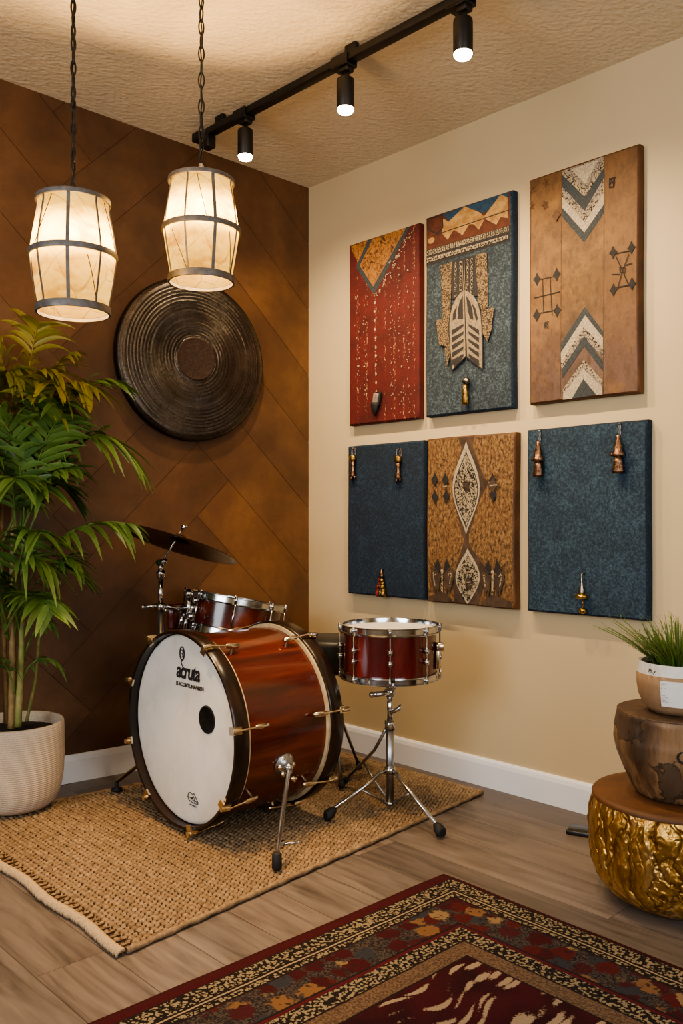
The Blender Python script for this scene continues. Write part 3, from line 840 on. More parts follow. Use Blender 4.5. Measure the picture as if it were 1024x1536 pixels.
for k in range(46):
    y = rr.uniform(330, 720); lim = 80*math.sin(PI*(y-195)/650); A.blob(3, 377+rr.uniform(-lim, lim), y, .003, .006, 6, .4)
for k in range(30):
    y = rr.uniform(1110, 1420); lim = 78*math.sin(PI*(y-1045)/430); A.blob(3, 390+rr.uniform(-lim, lim), y, .004, .006, 6, .4)
for x, y in ((125, 435), (125, 578), (212, 440), (220, 572), (602, 445), (605, 560)): A.dia(3, x, y, .018, .029)
A.dia(1, 605, 480, .026, .026); A.line(2, [(578, 485), (640, 478)], .004); A.line(2, [(196, 492), (228, 488)], .003); A.blob(2, 490, 488, .004, .004)
for cx, cy in ((188, 1190), (604, 1200)):
    for sx in (-1, 1):
        A.poly(3, [(cx+sx*10, cy-10), (cx+sx*35, cy-110), (cx+sx*72, cy-20), (cx+sx*40, cy+10)])
        A.poly(1, [(cx+sx*14, cy+30), (cx+sx*90, cy-30), (cx+sx*95, cy+60), (cx+sx*60, cy+180), (cx+sx*24, cy+110)])
        A.line(1, [(cx+sx*30, cy+10), (cx+sx*110, cy-80)], .004); A.line(1, [(cx+sx*14, cy+20), (cx+sx*50, cy+260)], .008)
        A.line(4, [(cx+sx*50, cy+30), (cx+sx*75, cy+10), (cx+sx*60, cy+120)], .006)
    A.line(4, [(cx, cy), (cx, cy+250)], .009); A.blob(2, cx, cy-5, .008, .006); A.blob(2, cx, cy+190, .007, .005)
A.poly(1, [(75, 1400), (180, 1350), (270, 1420), (270, 1445), (75, 1435)]); A.poly(1, [(510, 1440), (600, 1380), (760, 1440), (760, 1500), (510, 1480)])
A.done(root)

# blue felt panel, lower right
root, face, dm = art_panel('wall_panel', 'large blue felt panel with bronze bells, bottom right of the six', 1.21, 1.662, .677, 1.321, 'felt', 'felt_navy', .034, wob=.0012)
A = Art(face, dm, ['felt'], (780, 620), 4.8); A.done(root)

# ------------------------------------------------------------------ charms pinned to the panels (each hangs on its own)
GC = 'small metal charms hanging on the wall panels'
def charm(label, u, v, name='metal_charm', off=.036):
    s_, z = RW(u, v, off); p = CORNER+ER*s_+NR*off
    return thing(name, label, 'charm', (p.x, p.y, z), ANG_R, GC)
def lp(mb, prof, cx=0, cy=-.014, n=16, sq=.8): mb.lathe(prof, n, Matrix.Translation((cx, cy, 0)) @ Matrix.Diagonal((1, sq, 1, 1)))
def loop(mb, cx, z0, z1, w=.006, r=.0012, cy=-.008):
    c = (z0+z1)/2; mb.tube([(cx+w*math.cos(a), cy, c+(z1-z0)/2*math.sin(a)) for a in [2*PI*i/14 for i in range(14)]], r, 6, closed=True)
def pin(root, z):                  # the stud each charm hangs from
    MB().tube([(0, .001, z), (0, -.012, z)], .002, 8).ball((0, -.012, z), .0032, 8).build('pin', 'silver', root)
# stone and black leather tag on the red panel
t = charm('grey stone and black leather tag near the foot of the red panel', 566, 602, off=.034)
mb = MB(); mb.box((.03, .014, .045), (0, -.012, .01), Matrix.Rotation(.2, 4, 'Y'), .004); mb.build('stone_tag', 'stone', t)
mb = MB(); mb.lathe([(.002, -.062), (.016, -.035), (.021, -.018), (.02, -.006), (.001, -.004)], 10, Matrix.Translation((-.004, -.013, 0)) @ Matrix.Diagonal((1, .6, 1, 1)))
mb.box((.009, .012, .055), (.019, -.010, .012), Matrix.Rotation(.2, 4, 'Y'), .002)
mb.build('leather_tassel', 'rubber', t); pin(t, .037)
# gold barrel charm under the feather
t = charm('gold barrel charm with dark cap below the feather motif', 702, 585, off=.034)
mb = MB(); lp(mb, [(.001, .045), (.010, .044), (.0165, .036), (.0165, .028), (.011, .020), (.001, .019)], .003, -.017); mb.build('cap', 'silver', t)
mb = MB(); lp(mb, [(.001, .022), (.009, .021), (.0115, -.01), (.0155, -.045), (.014, -.056), (.001, -.058)], -.001, -.017); mb.build('barrel', 'antique_gold', t); pin(t, .047)
def figure(label, u, v, k=1.0):
    t = charm(label, u, v)
    mb = MB(); loop(mb, -.009, .025, .062, .004); loop(mb, .008, .025, .062, .004); mb.build('hanging_loop', 'silver', t)
    mb = MB(); lp(mb, [(.001, .034), (.012, .032), (.018, .02), (.0155, .008), (.008, .002), (.001, 0)], 0); mb.build('head', 'antique_gold', t)
    mb = MB(); lp(mb, [(.001, .008), (.011, .004), (.0085, -.018), (.012, -.042), (.016, -.054), (.012, -.062), (.001, -.063)], 0)
    mb.tube([(-.008, -.014, -.055), (-.011, -.012, -.08)], [.005, .003], 8); mb.tube([(.009, -.014, -.055), (.012, -.012, -.076)], [.005, .003], 8)
    mb.build('figure_body', 'bronze', t); pin(t, .061); return t
a_ = figure('gold figure charm at the navy panel\'s upper left corner', 532, 694)
b_ = copy_tree(a_); b_['label'] = 'gold figure charm near the navy panel\'s upper right corner'
s_, z_ = RW(600, 696, .036); p_ = CORNER+ER*s_+NR*.036; b_.location = (p_.x, p_.y, z_)
# bundle charm
t = charm('red and silver beaded bundle at the foot of the navy panel', 575, 873)
mb = MB(); lp(mb, [(.001, .052), (.006, .05), (.009, .038), (.013, .02), (.006, .016)], 0); mb.build('cap', 'bronze', t)
rr = random.Random(4)
for nm, mt, cx in (('red_strand', 'red_thread', -.011), ('silver_strand', 'silver', 0), ('gold_strand', 'antique_gold', .011)):
    mb = MB()
    for k in range(6): mb.ball((cx*(.3+.16*k), -.014-.003*(k % 2), .022-.014*k), .0085+.0012*k, 10)
    mb.build(nm, mt, t)
pin(t, .052)
def bell(label, u, v):
    t = charm(label, u, v, off=.034)
    mb = MB(); loop(mb, 0, .062, .085, .003); loop(mb, 0, .045, .066, .003); mb.tube([(0, -.008, .046), (0, -.014, .036)], .0012, 6); mb.build('chain', 'silver', t)
    mb = MB(); lp(mb, [(.001, .046), (.007, .044), (.008, .03), (.0125, .012), (.016, -.006), (.021, -.014), (.022, -.020), (.015, -.025), (.001, -.026)], 0, -.018)
    mb.ball((-.019, -.02, -.017), .007, 8); mb.build('cap', 'bronze', t)
    mb = MB(); lp(mb, [(.001, -.022), (.0125, -.024), (.0145, -.04), (.020, -.07), (.0195, -.077), (.001, -.079)], 0, -.018); mb.build('bell_body', 'bronze', t); pin(t, .083); return t
a_ = bell('bronze bell charm at the upper left of the large blue panel', 811, 682)
b_ = copy_tree(a_); b_['label'] = 'bronze bell charm at the upper right of the large blue panel'
s_, z_ = RW(931, 674, .034); p_ = CORNER+ER*s_+NR*.034; b_.location = (p_.x, p_.y, z_)
t = charm('brass spire charm over a small ball, foot of the large blue panel', 876, 888, off=.034)
mb = MB(); lp(mb, [(.0012, .062), (.002, .05), (.005, .03), (.0115, .002), (.012, -.004), (.001, -.005)], 0, -.018); mb.build('spire', 'silver', t)
mb = MB(); lp(mb, [(.001, -.004), (.016, -.005), (.0235, -.010), (.0235, -.016), (.012, -.022), (.001, -.023)], .002, -.022); mb.build('disc', 'brass_bright', t)
mb = MB(); mb.ball((.001, -.013, -.062), .0135, 14, (1, .8, .8)); mb.tube([(.001, -.012, -.022), (.001, -.01, -.055)], .0012, 6); mb.build('ball', 'brass_bright', t); pin(t, .062)

# ------------------------------------------------------------------ gong on the left wall
s_, z_ = on_wall(292, 539, EL, NL, .045)
p = CORNER+EL*s_
g = thing('gong', 'large dark ridged gong hanging on the brown plank wall', 'gong', (p.x, p.y, z_), ANG_L)
RX = Matrix.Rotation(PI/2, 4, 'X')          # lathe axis towards -y (into the room)
prof = [(.088, .060)]
r = .09; k = 0
while r < .318:
    prof.append((r, .0575-.009*((r-.09)/.23)**2+.0006*math.sin(k*PI/2)+.0005*math.sin(k*1.7))); r += .0036; k += 1
prof += [(.324, .046), (.331, .041)]
mb = MB(); mb.lathe(prof[::-1]+[(.0880, .050), (.33, .030)], 96, RX, fn=lambda r, z, a: (r, z+.0012*noise.noise(Vector((r*60, math.cos(a)*2, math.sin(a)*2))))); arc(mb.build('face', 'gong', g), 70)
mb = MB(); mb.lathe([(.331, .041), (.336, .038), (.337, .01), (.326, .002), (.28, .002)], 96, RX); arc(mb.build('rim', 'gong_rim', g))
mb = MB(); mb.lathe([(.0001, .058), (.06, .0585), (.083, .060), (.0885, .061), (.089, .055)], 64, RX, fn=lambda r, z, a: (r, z+(.0018*noise.noise(Vector((r*150*math.cos(a), r*150*math.sin(a), 0))) if r < .085 else 0))); mb.build('boss', 'gong_boss', g)

# ------------------------------------------------------------------ track lights
A_ = on_ceiling(297, 208, .045); B_ = on_ceiling(690, 0, .045); D_ = (B_-A_).normalized(); LEN_T = (B_-A_).length+.42
tr = thing('track_rail', 'long black lighting track running under the ceiling', 'light track', A_, math.atan2(D_.y, D_.x))
tilt = math.asin(D_.z)
TM = Matrix.Rotation(-tilt, 4, 'Y')
MB().box((LEN_T, .036, .026), (LEN_T/2, 0, 0), TM, .003).build('rail', 'black_metal', tr)
mb = MB(); mb.box((.05, .044, .034), (.012, 0, 0), TM, .004); mb.box((.05, .04, .05), (.07, 0, -.036), TM, .006); mb.tube([TM @ Vector((.03, 0, -.02)), TM @ Vector((.07, 0, -.03))], .012, 10); mb.build('end_feed', 'black_metal', tr)
for x in (.15, LEN_T*.5, LEN_T-.2): MB().box((.05, .02, .03), (x, 0, .028), TM, .003).build('ceiling_clip', 'black_metal', tr)
def along(u):                       # distance along the rail of the point seen over pixel column u
    k = (u-U0)/F
    return (k*A_.y-A_.x)/(D_.x-k*D_.y)
spots = []
for i, (u, lab) in enumerate(((368, 'small black track spotlight nearest the brown wall, lit'), (518, 'lit black track spotlight in the middle of the track'), (694, 'lit black track spotlight closest to the viewer'))):
    P = A_+D_*along(u)
    if i == 0:
        t = thing('track_spotlight', lab, 'spotlight', P, math.atan2(D_.y, D_.x), 'spotlights on the ceiling track')
        mb = MB(); mb.box((.075, .005, .036), (-.008, .0225, -.004), TM, .002); mb.box((.075, .005, .036), (-.008, -.0225, -.004), TM, .002); mb.box((.075, .05, .010), (-.008, 0, -.021), TM, .003); mb.box((.04, .034, .02), (.004, 0, -.032), None, .005); mb.build('track_adapter', 'black_metal', t)
        mb = MB(); mb.tube([(-.014, 0, -.035), (-.012, 0, -.062)], .0022, 6); mb.tube([(.014, 0, -.035), (.012, 0, -.062)], .0022, 6); mb.build('hanger', 'black_metal', t)
        mb = MB(); mb.lathe([(.0001, -.058), (.022, -.058), (.0275, -.062), (.0285, -.07), (.0285, -.155), (.0265, -.158), (.0262, -.150), (.0001, -.149)], 32); arc(mb.build('housing', 'black_metal', t), 40)
        mb = MB(); mb.lathe([(.0262, -.151), (.027, -.162), (.023, -.170), (.012, -.174), (.0001, -.175)], 28); mb.build('lens', 'lens', t)
        first = t
    else:
        t = copy_tree(first); t.location = P; t['label'] = lab
    spots.append(P+Vector((0, 0, -.185)))

# ------------------------------------------------------------------ pendant lamps
def shade_r(z):                     # barrel radius: nipped top and bottom, belted in the middle
    t = abs(z)/.135
    return .103-.018*min(1, t*1.15)**1.2
pend = []
def pendant(label, u, vtop, d, links_style, rot):
    zt = at(u, vtop, d)
    base = Vector((zt.x, zt.y, zt.z-.135))
    root = thing('pendant_lamp', label, 'pendant lamp', base, rot, 'barrel pendant lamps')
    zs = [-.135+.27*i/36 for i in range(37)]
    mb = MB(); mb.lathe([(shade_r(z), z) for z in zs], 64); mb.f = [f for f in mb.f if len(f) == 4]; mb.mi = [0]*len(mb.f); mb.smooth = [True]*len(mb.f); mb.build('shade', 'shade', root)
    for z, h, r in ((.135, .011, .0895), (0, .014, .1065), (-.135, .018, .0895)):
        mb = MB(); ri = shade_r(z)+.0004; mb.lathe([(ri, z-h/2), (r+.001, z-h/2), (r+.002, z), (r+.001, z+h/2), (ri, z+h/2)], 64, closed=True); arc(mb.build('band', 'zinc', root))
    for k in range(8):
        a = 2*PI*k/8; w = .0085 if k % 4 == 0 else .0042
        mb = MB(); vs = []; n = 20
        for i in range(n+1):
            z = -.13+.26*i/n; r = shade_r(z)
            for dr, s in ((.0005, -1), (.003, -1), (.003, 1), (.0005, 1)):
                vs.append(((r+dr)*math.cos(a)-s*w/2*math.sin(a), (r+dr)*math.sin(a)+s*w/2*math.cos(a), z))
        mb.add(vs, [(4*i+j, 4*i+(j+1) % 4, 4*i+4+(j+1) % 4, 4*i+4+j) for i in range(n) for j in range(4)], None, False); mb.build('rib', 'zinc', root)
    # leather lacing criss-crossed behind the ribs
    rr = random.Random(int(u))
    for k in range(8):
        mb = MB(); a0 = 2*PI*(k+rr.uniform(.25, .6))/8; a1 = a0+rr.choice((-1, 1))*rr.uniform(.2, .4)
        za, zb = (.125, .01) if k % 2 else (-.02, -.125)
        mb.tube([((shade_r(z)+.001)*math.cos(a), (shade_r(z)+.001)*math.sin(a), z) for z, a in [(za+(zb-za)*i/10, a0+(a1-a0)*i/10) for i in range(11)]], .0011, 5)
        mb.build('lace', 'leather_edge', root)
    # spider, socket, bulb
    mb = MB(); mb.tube([(-.085, 0, .128), (0, 0, .136), (.085, 0, .128)], .0022, 6); mb.tube([(0, -.085, .128), (0, 0, .136), (0, .085, .128)], .0022, 6); mb.build('spider', 'black_metal', root)
    mb = MB(); mb.lathe([(.0001, .185), (.006, .184), (.011, .165), (.017, .15), (.018, .085), (.012, .08), (.0001, .08)], 20); arc(mb.build('socket', 'steel' if links_style else 'black_metal', root))
    mb = MB(); mb.lathe([(.0001, .083), (.011, .08), (.012, .07), (.016, .055), (.017, .04), (.013, .026), (.0001, .02)], 20); mb.build('bulb', 'bulb', root)
    top = ceil_at(base.x, base.y)-base.z
    mb = MB(); z = .18; k = 0; ln = .040 if links_style else .034; w = .0078 if links_style else .0055; rad = .0021 if links_style else .0026
    while z < top-.02:
        ax = Vector((1, 0, 0)) if k % 2 == 0 else Vector((0, 1, 0))
        ax = Matrix.Rotation(.5+k*(.12 if links_style else .3), 3, 'Z') @ ax; c = z+ln/2-.004
        mb.tube([ax*(w*math.cos(a)*(1-.25*math.sin(a)**2))+Vector((0, 0, c+(ln/2+.003)*math.sin(a))) for a in [2*PI*i/14 for i in range(14)]], rad, 6, closed=True); z += ln-.0035; k += 1
    mb.tube([(.002*math.sin(i*.7), .002*math.cos(i*.7), .17+(top-.17)*i/60) for i in range(61)], .0017, 6)
    mb.build('chain', 'black_metal', root)
    mb = MB(); mb.lathe([(.0001, top-.028), (.03, top-.026), (.055, top-.012), (.058, top+.004), (.0001, top+.004)], 32); arc(mb.build('canopy', 'black_metal', root))
    pend.append(base+Vector((0, 0, .03)))
pendant('lit barrel pendant lamp on a twisted chain above the palm', 110, 303, 2.15, False, -PI/2+.17)
pendant('lit barrel pendant lamp on a link chain in front of the gong', 302, 273, 2.38, True, -PI/2+.52)

# ------------------------------------------------------------------ bass drum
al = math.radians(47.07)
AX = Vector((math.sin(al), math.cos(al), 0))
FC = Vector((-.5168, 2.7251, 0)); RB = .3108; ZC = RB+.029; DB = .428
bd = thing('bass_drum', 'large red-brown bass drum with white front head on the jute rug', 'bass drum', (FC.x, FC.y, 0), math.atan2(AX.y, AX.x))
# local frame: x runs from the front head to the back, y points left-back, z up ; lathe axis -> +x
BX = Matrix.Translation((0, 0, ZC)) @ Matrix.Rotation(PI/2, 4, 'Y')
def bp(x, ang, r):                # point on the drum, ang from the side facing the viewer's right, counter-clockwise
    return Vector((x, -r*math.cos(ang), ZC+r*math.sin(ang)))
RS = .291
mb = MB(); mb.lathe([(RS, .05), (RS, DB-.05)], 96, BX, smooth=True); mb.f = [f for f in mb.f if len(f) == 4]; mb.mi = mb.mi[:len(mb.f)]; mb.smooth = mb.smooth[:len(mb.f)]
mb.build('shell', 'shell', bd)
for nm, x0, x1, inl in (('front_hoop', 0.0, .052, (.0522, .0605)), ('rear_hoop', DB-.05, DB, (DB-.0585, DB-.0502))):
    mb = MB(); mb.lathe([(RB-.011, x0+.001), (RB-.002, x0), (RB, x0+.003), (RB, x1-.003), (RB-.002, x1), (RB-.011, x1-.001)], 96, BX, closed=True); h = arc(mb.build(nm, 'hoop', bd))
    mb = MB(); mb.lathe([(RS-.004, inl[0]), (RS+.0115, inl[0]), (RS+.0115, inl[0]+.0032), (RS+.010, inl[0]+.0040), (RS+.0115, inl[0]+.0048), (RS+.0115, inl[1]), (RS-.004, inl[1])], 96, BX, closed=True); arc(mb.build('inlay', 'inlay', h))
mb = MB(); mb.lathe([(RB-.0105, .034), (RB-.016, .0285), (RB-.024, .0275), (.0001, .0275)], 96, BX); fh = mb.build('front_head', 'head', bd)
mb = MB(); mb.lathe([(RB-.0165, DB-.018), (RB-.03, DB-.0125), (.0001, DB-.0125)], 96, BX); mb.build('rear_head', 'head', bd)
# front-head print and port; seen from the front, the viewer's right is local -y
FM = Matrix.Translation((.0265, 0, ZC)) @ Matrix(((0, 0, -1, 0), (-1, 0, 0, 0), (0, 1, 0, 0), (0, 0, 0, 1)))   # (right, up, out) -> local
mb = MB(['black_gloss', 'rubber']); PC = (.124, .047)
mb.lathe([(.0001, .0008), (.040, .0008)], 40, FM @ Matrix.Translation((PC[0], PC[1], 0))); use(mb, 1); mb.lathe([(.040, -.0012), (.0415, .0014), (.043, .0012), (.0435, -.0012)], 40, FM @ Matrix.Translation((PC[0], PC[1], 0)))
mb.build('port_hole', None, fh)
def text_mesh(body, size, shear=0.0, offset=0.0, space=1.0):
    cu = bpy.data.curves.new('lettering', 'FONT'); cu.body = body; cu.size = size; cu.shear = shear; cu.offset = offset; cu.align_x = 'CENTER'; cu.space_character = space; cu.resolution_u = 4
    ob = bpy.data.objects.new('lettering', cu); COL.objects.link(ob)
    bpy.context.view_layer.update()
    me = bpy.data.meshes.new_from_object(ob.evaluated_get(bpy.context.evaluated_depsgraph_get()))
    vs = [v.co.copy() for v in me.vertices]; fs = [tuple(p.vertices) for p in me.polygons]
    bpy.data.objects.remove(ob); bpy.data.curves.remove(cu); bpy.data.meshes.remove(me); return vs, fs
mb = MB(); LX, LZ = .018, .158
vs, fs = text_mesh('acruta', .062, .22, .0018, .86); mb.add(vs, fs, FM @ Matrix.Translation((LX, LZ, .0008)) @ Matrix.Diagonal((1.0, 1.12, 1, 1)), False)
vs, fs = text_mesh('ELACOMTUNANBEN', .0175, .15, .0006, .95); mb.add(vs, fs, FM @ Matrix.Translation((LX+.01, LZ-.027, .0008)), False)
e = [(LX-.032+.0125*math.cos(2*PI*i/24), LZ+.077+.021*math.sin(2*PI*i/24), .0009) for i in range(24)]
mb.tube([FM @ Vector(p) for p in e], .0022, 6, closed=True)
mb.tube([FM @ Vector((LX-.032+x, LZ+.077+y, .0009)) for x, y in ((-.004, .011), (.005, .010), (.005, .002), (-.002, 0), (.005, -.003), (.004, -.011), (-.005, -.012))], .0017, 6)
mb.tube([FM @ Vector((LX-.032+x, LZ+.077+y, .0009)) for x, y in ((0, -.021), (-.006, -.03), (.008, -.046))], .0016, 6)
mb.build('lettering', 'ink', fh)
mb = MB(); EXx, EZ = .047, -.213
def logo_line(pts, r=.0011): mb.tube([FM @ Vector((EXx+x, EZ+y, .0007)) for x, y in pts], r, 5)
logo_line([(-.028, 0), (-.024, .013), (-.012, .017), (.0, .012), (.006, .018), (.014, .01), (.03, -.006), (.028, -.013), (.0, -.013), (-.022, -.009), (-.028, 0)])
logo_line([(-.024, .001), (-.004, -.001), (.004, .008), (.012, -.004), (.028, -.008)]); logo_line([(-.01, -.006), (-.004, .004), (.002, -.006), (.01, -.003), (.012, -.01)], .0014)
logo_line([(-.016, -.021), (.02, -.022)], .0014)
mb.build('emblem', 'ink', fh)
# claws and tension rods: clamp over the hoop, rod along the shell, tube lug
def claw(ang, back):
    mb = MB(); s = -1 if back else 1; x0 = DB if back else 0.0
    X = lambda a: x0+s*a
    q = bp(0, ang, 1)-bp(0, ang, 0); tg = Vector((0, q.z, -q.y))
    def bx(xa, xb, ra, rb, w):
        vs = [Vector((X(xx), 0, ZC))+q*rr_+tg*ww for xx in (xa, xb) for rr_ in (ra, rb) for ww in (-w/2, w/2)]
        mb.add(vs, [(0, 1, 3, 2), (4, 6, 7, 5), (0, 4, 5, 1), (2, 3, 7, 6), (0, 2, 6, 4), (1, 5, 7, 3)], None, False)
    bx(-.007, -.0005, RB-.019, RB+.006, .024); bx(-.007, .02, RB+.0008, RB+.0075, .022)
    P = lambda xx, rr_: Vector((X(xx), 0, ZC))+q*rr_
    mb.tube([P(-.014, RB+.007), P(-.002, RB+.008), P(.014, RB+.011)], [.0085, .009, .007], 12)
    mb.tube([P(.01, RB+.012), P(.085, RB+.003)], .0036, 10)
    mb.tube([P(.072, RB+.004), P(.082, RB+.0035), P(.120, RB-.002), P(.124, RB-.002)], [.0055, .0085, .0085, .0055], 12)
    mb.tube([P(.105, RB), P(.105, RS-.002)], .006, 8)
    return arc(mb.build('tension_claw', 'brass', bd), 50)
for a in (9, 60, 121, 158, 197, 234, 284, 324): claw(math.radians(a), False); claw(math.radians(a), True)
# spurs
def spur(ang, foot, name_mat, side):
    b0 = bp(.205, ang, RS)
    q = (bp(0, ang, 1)-bp(0, ang, 0))
    inv = bd_inv @ Vector(foot)
    mb = MB(); mb.lathe([(.034, -.006), (.036, .004), (.030, .012), (.022, .020), (.012, .026), (.0001, .027)], 28, Matrix.Translation(b0) @ look(q)); brk = mb.build('spur_bracket', 'steel' if side else 'brass', bd); arc(brk)
    hub = b0+q*.026
    mb = MB(); mb.tube([hub+Vector((0, 0, .012)), hub, inv+Vector((0, 0, .03))], [.008, .0078, .0062], 14); mb.ball(hub, .015, 14)
    d = (inv-hub).normalized()
    rod = mb.build('spur_leg', name_mat, bd)
    mb = MB()
    if side: mb.tube([inv+Vector((0, 0, .048)), inv+Vector((0, 0, .044)), inv+Vector((0, 0, .006)), inv+Vector((0, 0, .0))], [.009, .0135, .0145, .012], 12)
    else: mb.tube([inv+Vector((0, 0, .034)), inv+Vector((0, 0, .012)), inv+Vector((0, 0, .008)), inv+Vector((0, 0, .0))], [.0065, .0075, .019, .021], 14)
    mb.build('rubber_foot', 'rubber', rod)
    if side:
        c = inv+(hub-inv).normalized()*.072+Vector((0, 0, 0))
        mb = MB(); mb.tube([c-Vector((0, 0, .01)), c+Vector((0, 0, .01))], .0115, 14)
        w0 = Vector((.02, -.022, 0)).normalized(); mb.tube([c, c+w0*.025+Vector((0, 0, .003)), c+w0*.055+Vector((0, 0, .008))], [.006, .0045, .003], 8); mb.ball(c+w0*.055+Vector((0, 0, .008)), .0045, 8); mb.build('wing_screw', 'chrome', rod)
        mb = MB()
        for k in range(6): mb.ball(b0+q*.014+Vector((.026*math.cos(k*1.05), 0, .026*math.sin(k*1.05))), .009, 8)
        mb.tube([b0+q*.01+Vector((.02, 0, -.04)), b0+q*.026+Vector((.03, 0, -.045))], .009, 10); mb.build('clamp_screw', 'brass', brk)
bpy.context.view_layer.update()
bd_inv = bd.matrix_world.inverted()
spur(math.radians(-18), (-.181, 2.425, .0195), 'chrome', True)
spur(math.radians(198), (-.815, 3.135, .0195), 'brass_bright', False)

# ------------------------------------------------------------------ cylinder drums with rods
def drum_parts(root, R, z0, z1, n, shellm, a0, hoop_h=.022, lugs2=True, mtx=None, lip_h=.013):
    mtx = mtx or Matrix.Identity(4)
    mb = MB(); mb.lathe([(R, z0+.004), (R, z1-.004)], 72, mtx); mb.f = [f for f in mb.f if len(f) == 4]; mb.mi = mb.mi[:len(mb.f)]; mb.smooth = mb.smooth[:len(mb.f)]; mb.build('shell', shellm, root)
    for nm, za, zb in (('top_hoop', z1-hoop_h*.6, z1+lip_h), ('bottom_hoop', z0-.006, z0+hoop_h*.75)):
        top = nm == 'top_hoop'; lip = zb if top else za; inn = za if top else zb
        s = 1 if top else -1
        mb = MB(); mb.lathe([(R+.002, inn), (R+.011, inn), (R+.012, inn+s*.003), (R+.0075, inn+s*.006), (R+.0075, lip-s*.003), (R+.0105, lip-s*.001), (R+.0105, lip+s*.001), (R+.004, lip+s*.001), (R+.003, lip-s*.004)], 72, mtx, closed=True); arc(mb.build(nm, 'chrome', root), 45)
    mb = MB(); mb.lathe([(R+.003, z1-.002), (R-.004, z1), (.0001, z1)], 72, mtx); mb.build('batter_head', 'head', root)
    mb = MB(); mb.lathe([(R+.003, z0+.002), (R-.004, z0), (.0001, z0)], 72, mtx); mb.build('bottom_head', 'head', root)
    for k in range(n):
        a = a0+2*PI*k/n; c, s = math.cos(a), math.sin(a)
        P = lambda r, z: mtx @ Vector((r*c, r*s, z))
        mb = MB(); mb.tube([P(R+.0115, z1+.006), P(R+.0115, z0-.004)], .0026 if lugs2 else .0045, 8)
        mb.tube([P(R+.0115, z1+.015), P(R+.0115, z1-.010)], .0062, 10); mb.tube([P(R+.0115, z0-.006), P(R+.0115, z0+.014)], .0062, 10)
        rod = mb.build('tension_rod', 'chrome', root)
        for f_ in ((.62, .40) if lugs2 else (.12,)):
            z = z0+(z1-z0)*f_; mb = MB()
            mb.tube([P(R+.0005, z), P(R+.016, z)], [.008, .0065], 12); mb.tube([P(R+.0115, z-.008), P(R+.0115, z+.008)], .0085, 12); mb.build('lug', 'chrome', rod)

# snare drum on its stand
SX, SY = .165, 2.95
sn = thing('snare_drum', 'small mahogany snare drum with chrome hoops on a chrome stand', 'snare drum', (SX, SY, 0))
drum_parts(sn, .158, .470, .633, 8, 'shell_v', math.radians(-93))
mb = MB(); c = Vector((.163*math.cos(-.32), .163*math.sin(-.32), .56))
mb.box((.03, .036, .028), (c.x+.010, c.y, .575), None, .006); mb.box((.014, .024, .07), (c.x+.002, c.y+.004, .535), None, .003); mb.tube([(c.x+.014, c.y, .51), (c.x+.01, c.y, .468)], .003, 8); mb.build('strainer', 'brass', sn)
ss = thing('snare_stand', 'chrome tripod snare stand with black rubber feet', 'drum stand', (SX, SY, 0))
mb = MB(); mb.tube([(0, 0, .03), (0, 0, .30)], .0135, 18); mb.tube([(0, 0, .028), (0, 0, .04)], .016, 18); mb.build('lower_tube', 'steel', ss)
mb = MB(); mb.tube([(0, 0, .29), (0, 0, .415)], .0098, 16); mb.build('upper_tube', 'chrome', ss)
mb = MB(); mb.tube([(0, 0, .285), (0, 0, .318)], .018, 18); mb.tube([(0, -.01, .302), (.0, -.03, .304)], .006, 10); mb.build('height_collar', 'chrome', ss)
mb = MB(); mb.tube([(0, -.012, .345), (.03, -.02, .36), (.036, -.02, .375)], [.007, .008, .005], 10); mb.build('wing_nut', 'chrome', ss)
mb = MB(); mb.ball((0, 0, .412), .02, 16); mb.tube([(0, 0, .40), (.012, -.004, .43), (.03, 0, .44)], .0085, 10); mb.tube([(0, -.012, .412), (-.045, -.014, .408), (-.06, -.014, .406)], [.008, .0085, .0085], 12); mb.ball((-.062, -.014, .406), .0105, 12); mb.tube([(0, 0, .41), (0, 0, .452)], .009, 12); mb.build('tilter', 'chrome', ss)
for a in (math.radians(-90), math.radians(25), math.radians(150)):
    c, s = math.cos(a), math.sin(a); mb = MB()
    mb.tube([(0, 0, .43), (c*.05, s*.05, .432), (c*.12, s*.12, .442), (c*.168, s*.168, .450), (c*.1765, s*.1765, .462), (c*.177, s*.177, .480)], .0042, 8); arm = mb.build('basket_arm', 'chrome', ss)
    mb = MB(); mb.tube([(c*.1765, s*.1765, .478), (c*.1765, s*.1765, .492)], .006, 10); mb.build('rubber_tip', 'rubber', arm)
mb = MB(); mb.tube([(0, 0, .135), (0, 0, .16)], .019, 18); mb.build('leg_collar', 'chrome', ss)
feet = ((-.208, -.128), (.146, -.235))
for fx, fy in feet:
    d = Vector((fx, fy, 0)).normalized(); z_f = .0165 if fx < 0 else .002
    mb = MB(); mb.tube([d*.016+Vector((0, 0, .148)), d*.045+Vector((0, 0, .142)), d*.08+Vector((0, 0, .118)), Vector((fx, fy, z_f+.026))], [.0062, .0072, .0072, .006], 10); lg = mb.build('leg', 'chrome', ss)
    mb = MB(); e = Vector((fx, fy, z_f+.018)); q = (d*1-Vector((0, 0, .45))).normalized(); mb.tube([e-q*.028+Vector((0, 0, .006)), e-q*.015+Vector((0, 0, .004)), e+q*.004, e+q*.012+Vector((0, 0, .003))], [.010, .0165, .0185, .013], 14); mb.build('rubber_foot', 'rubber', lg)
    mb = MB(); m_ = (d*.115+Vector((0, 0, .098))); mb.tube([d*.014+Vector((0, 0, .036)), m_], .0038, 8); mb.build('brace', 'steel', ss)
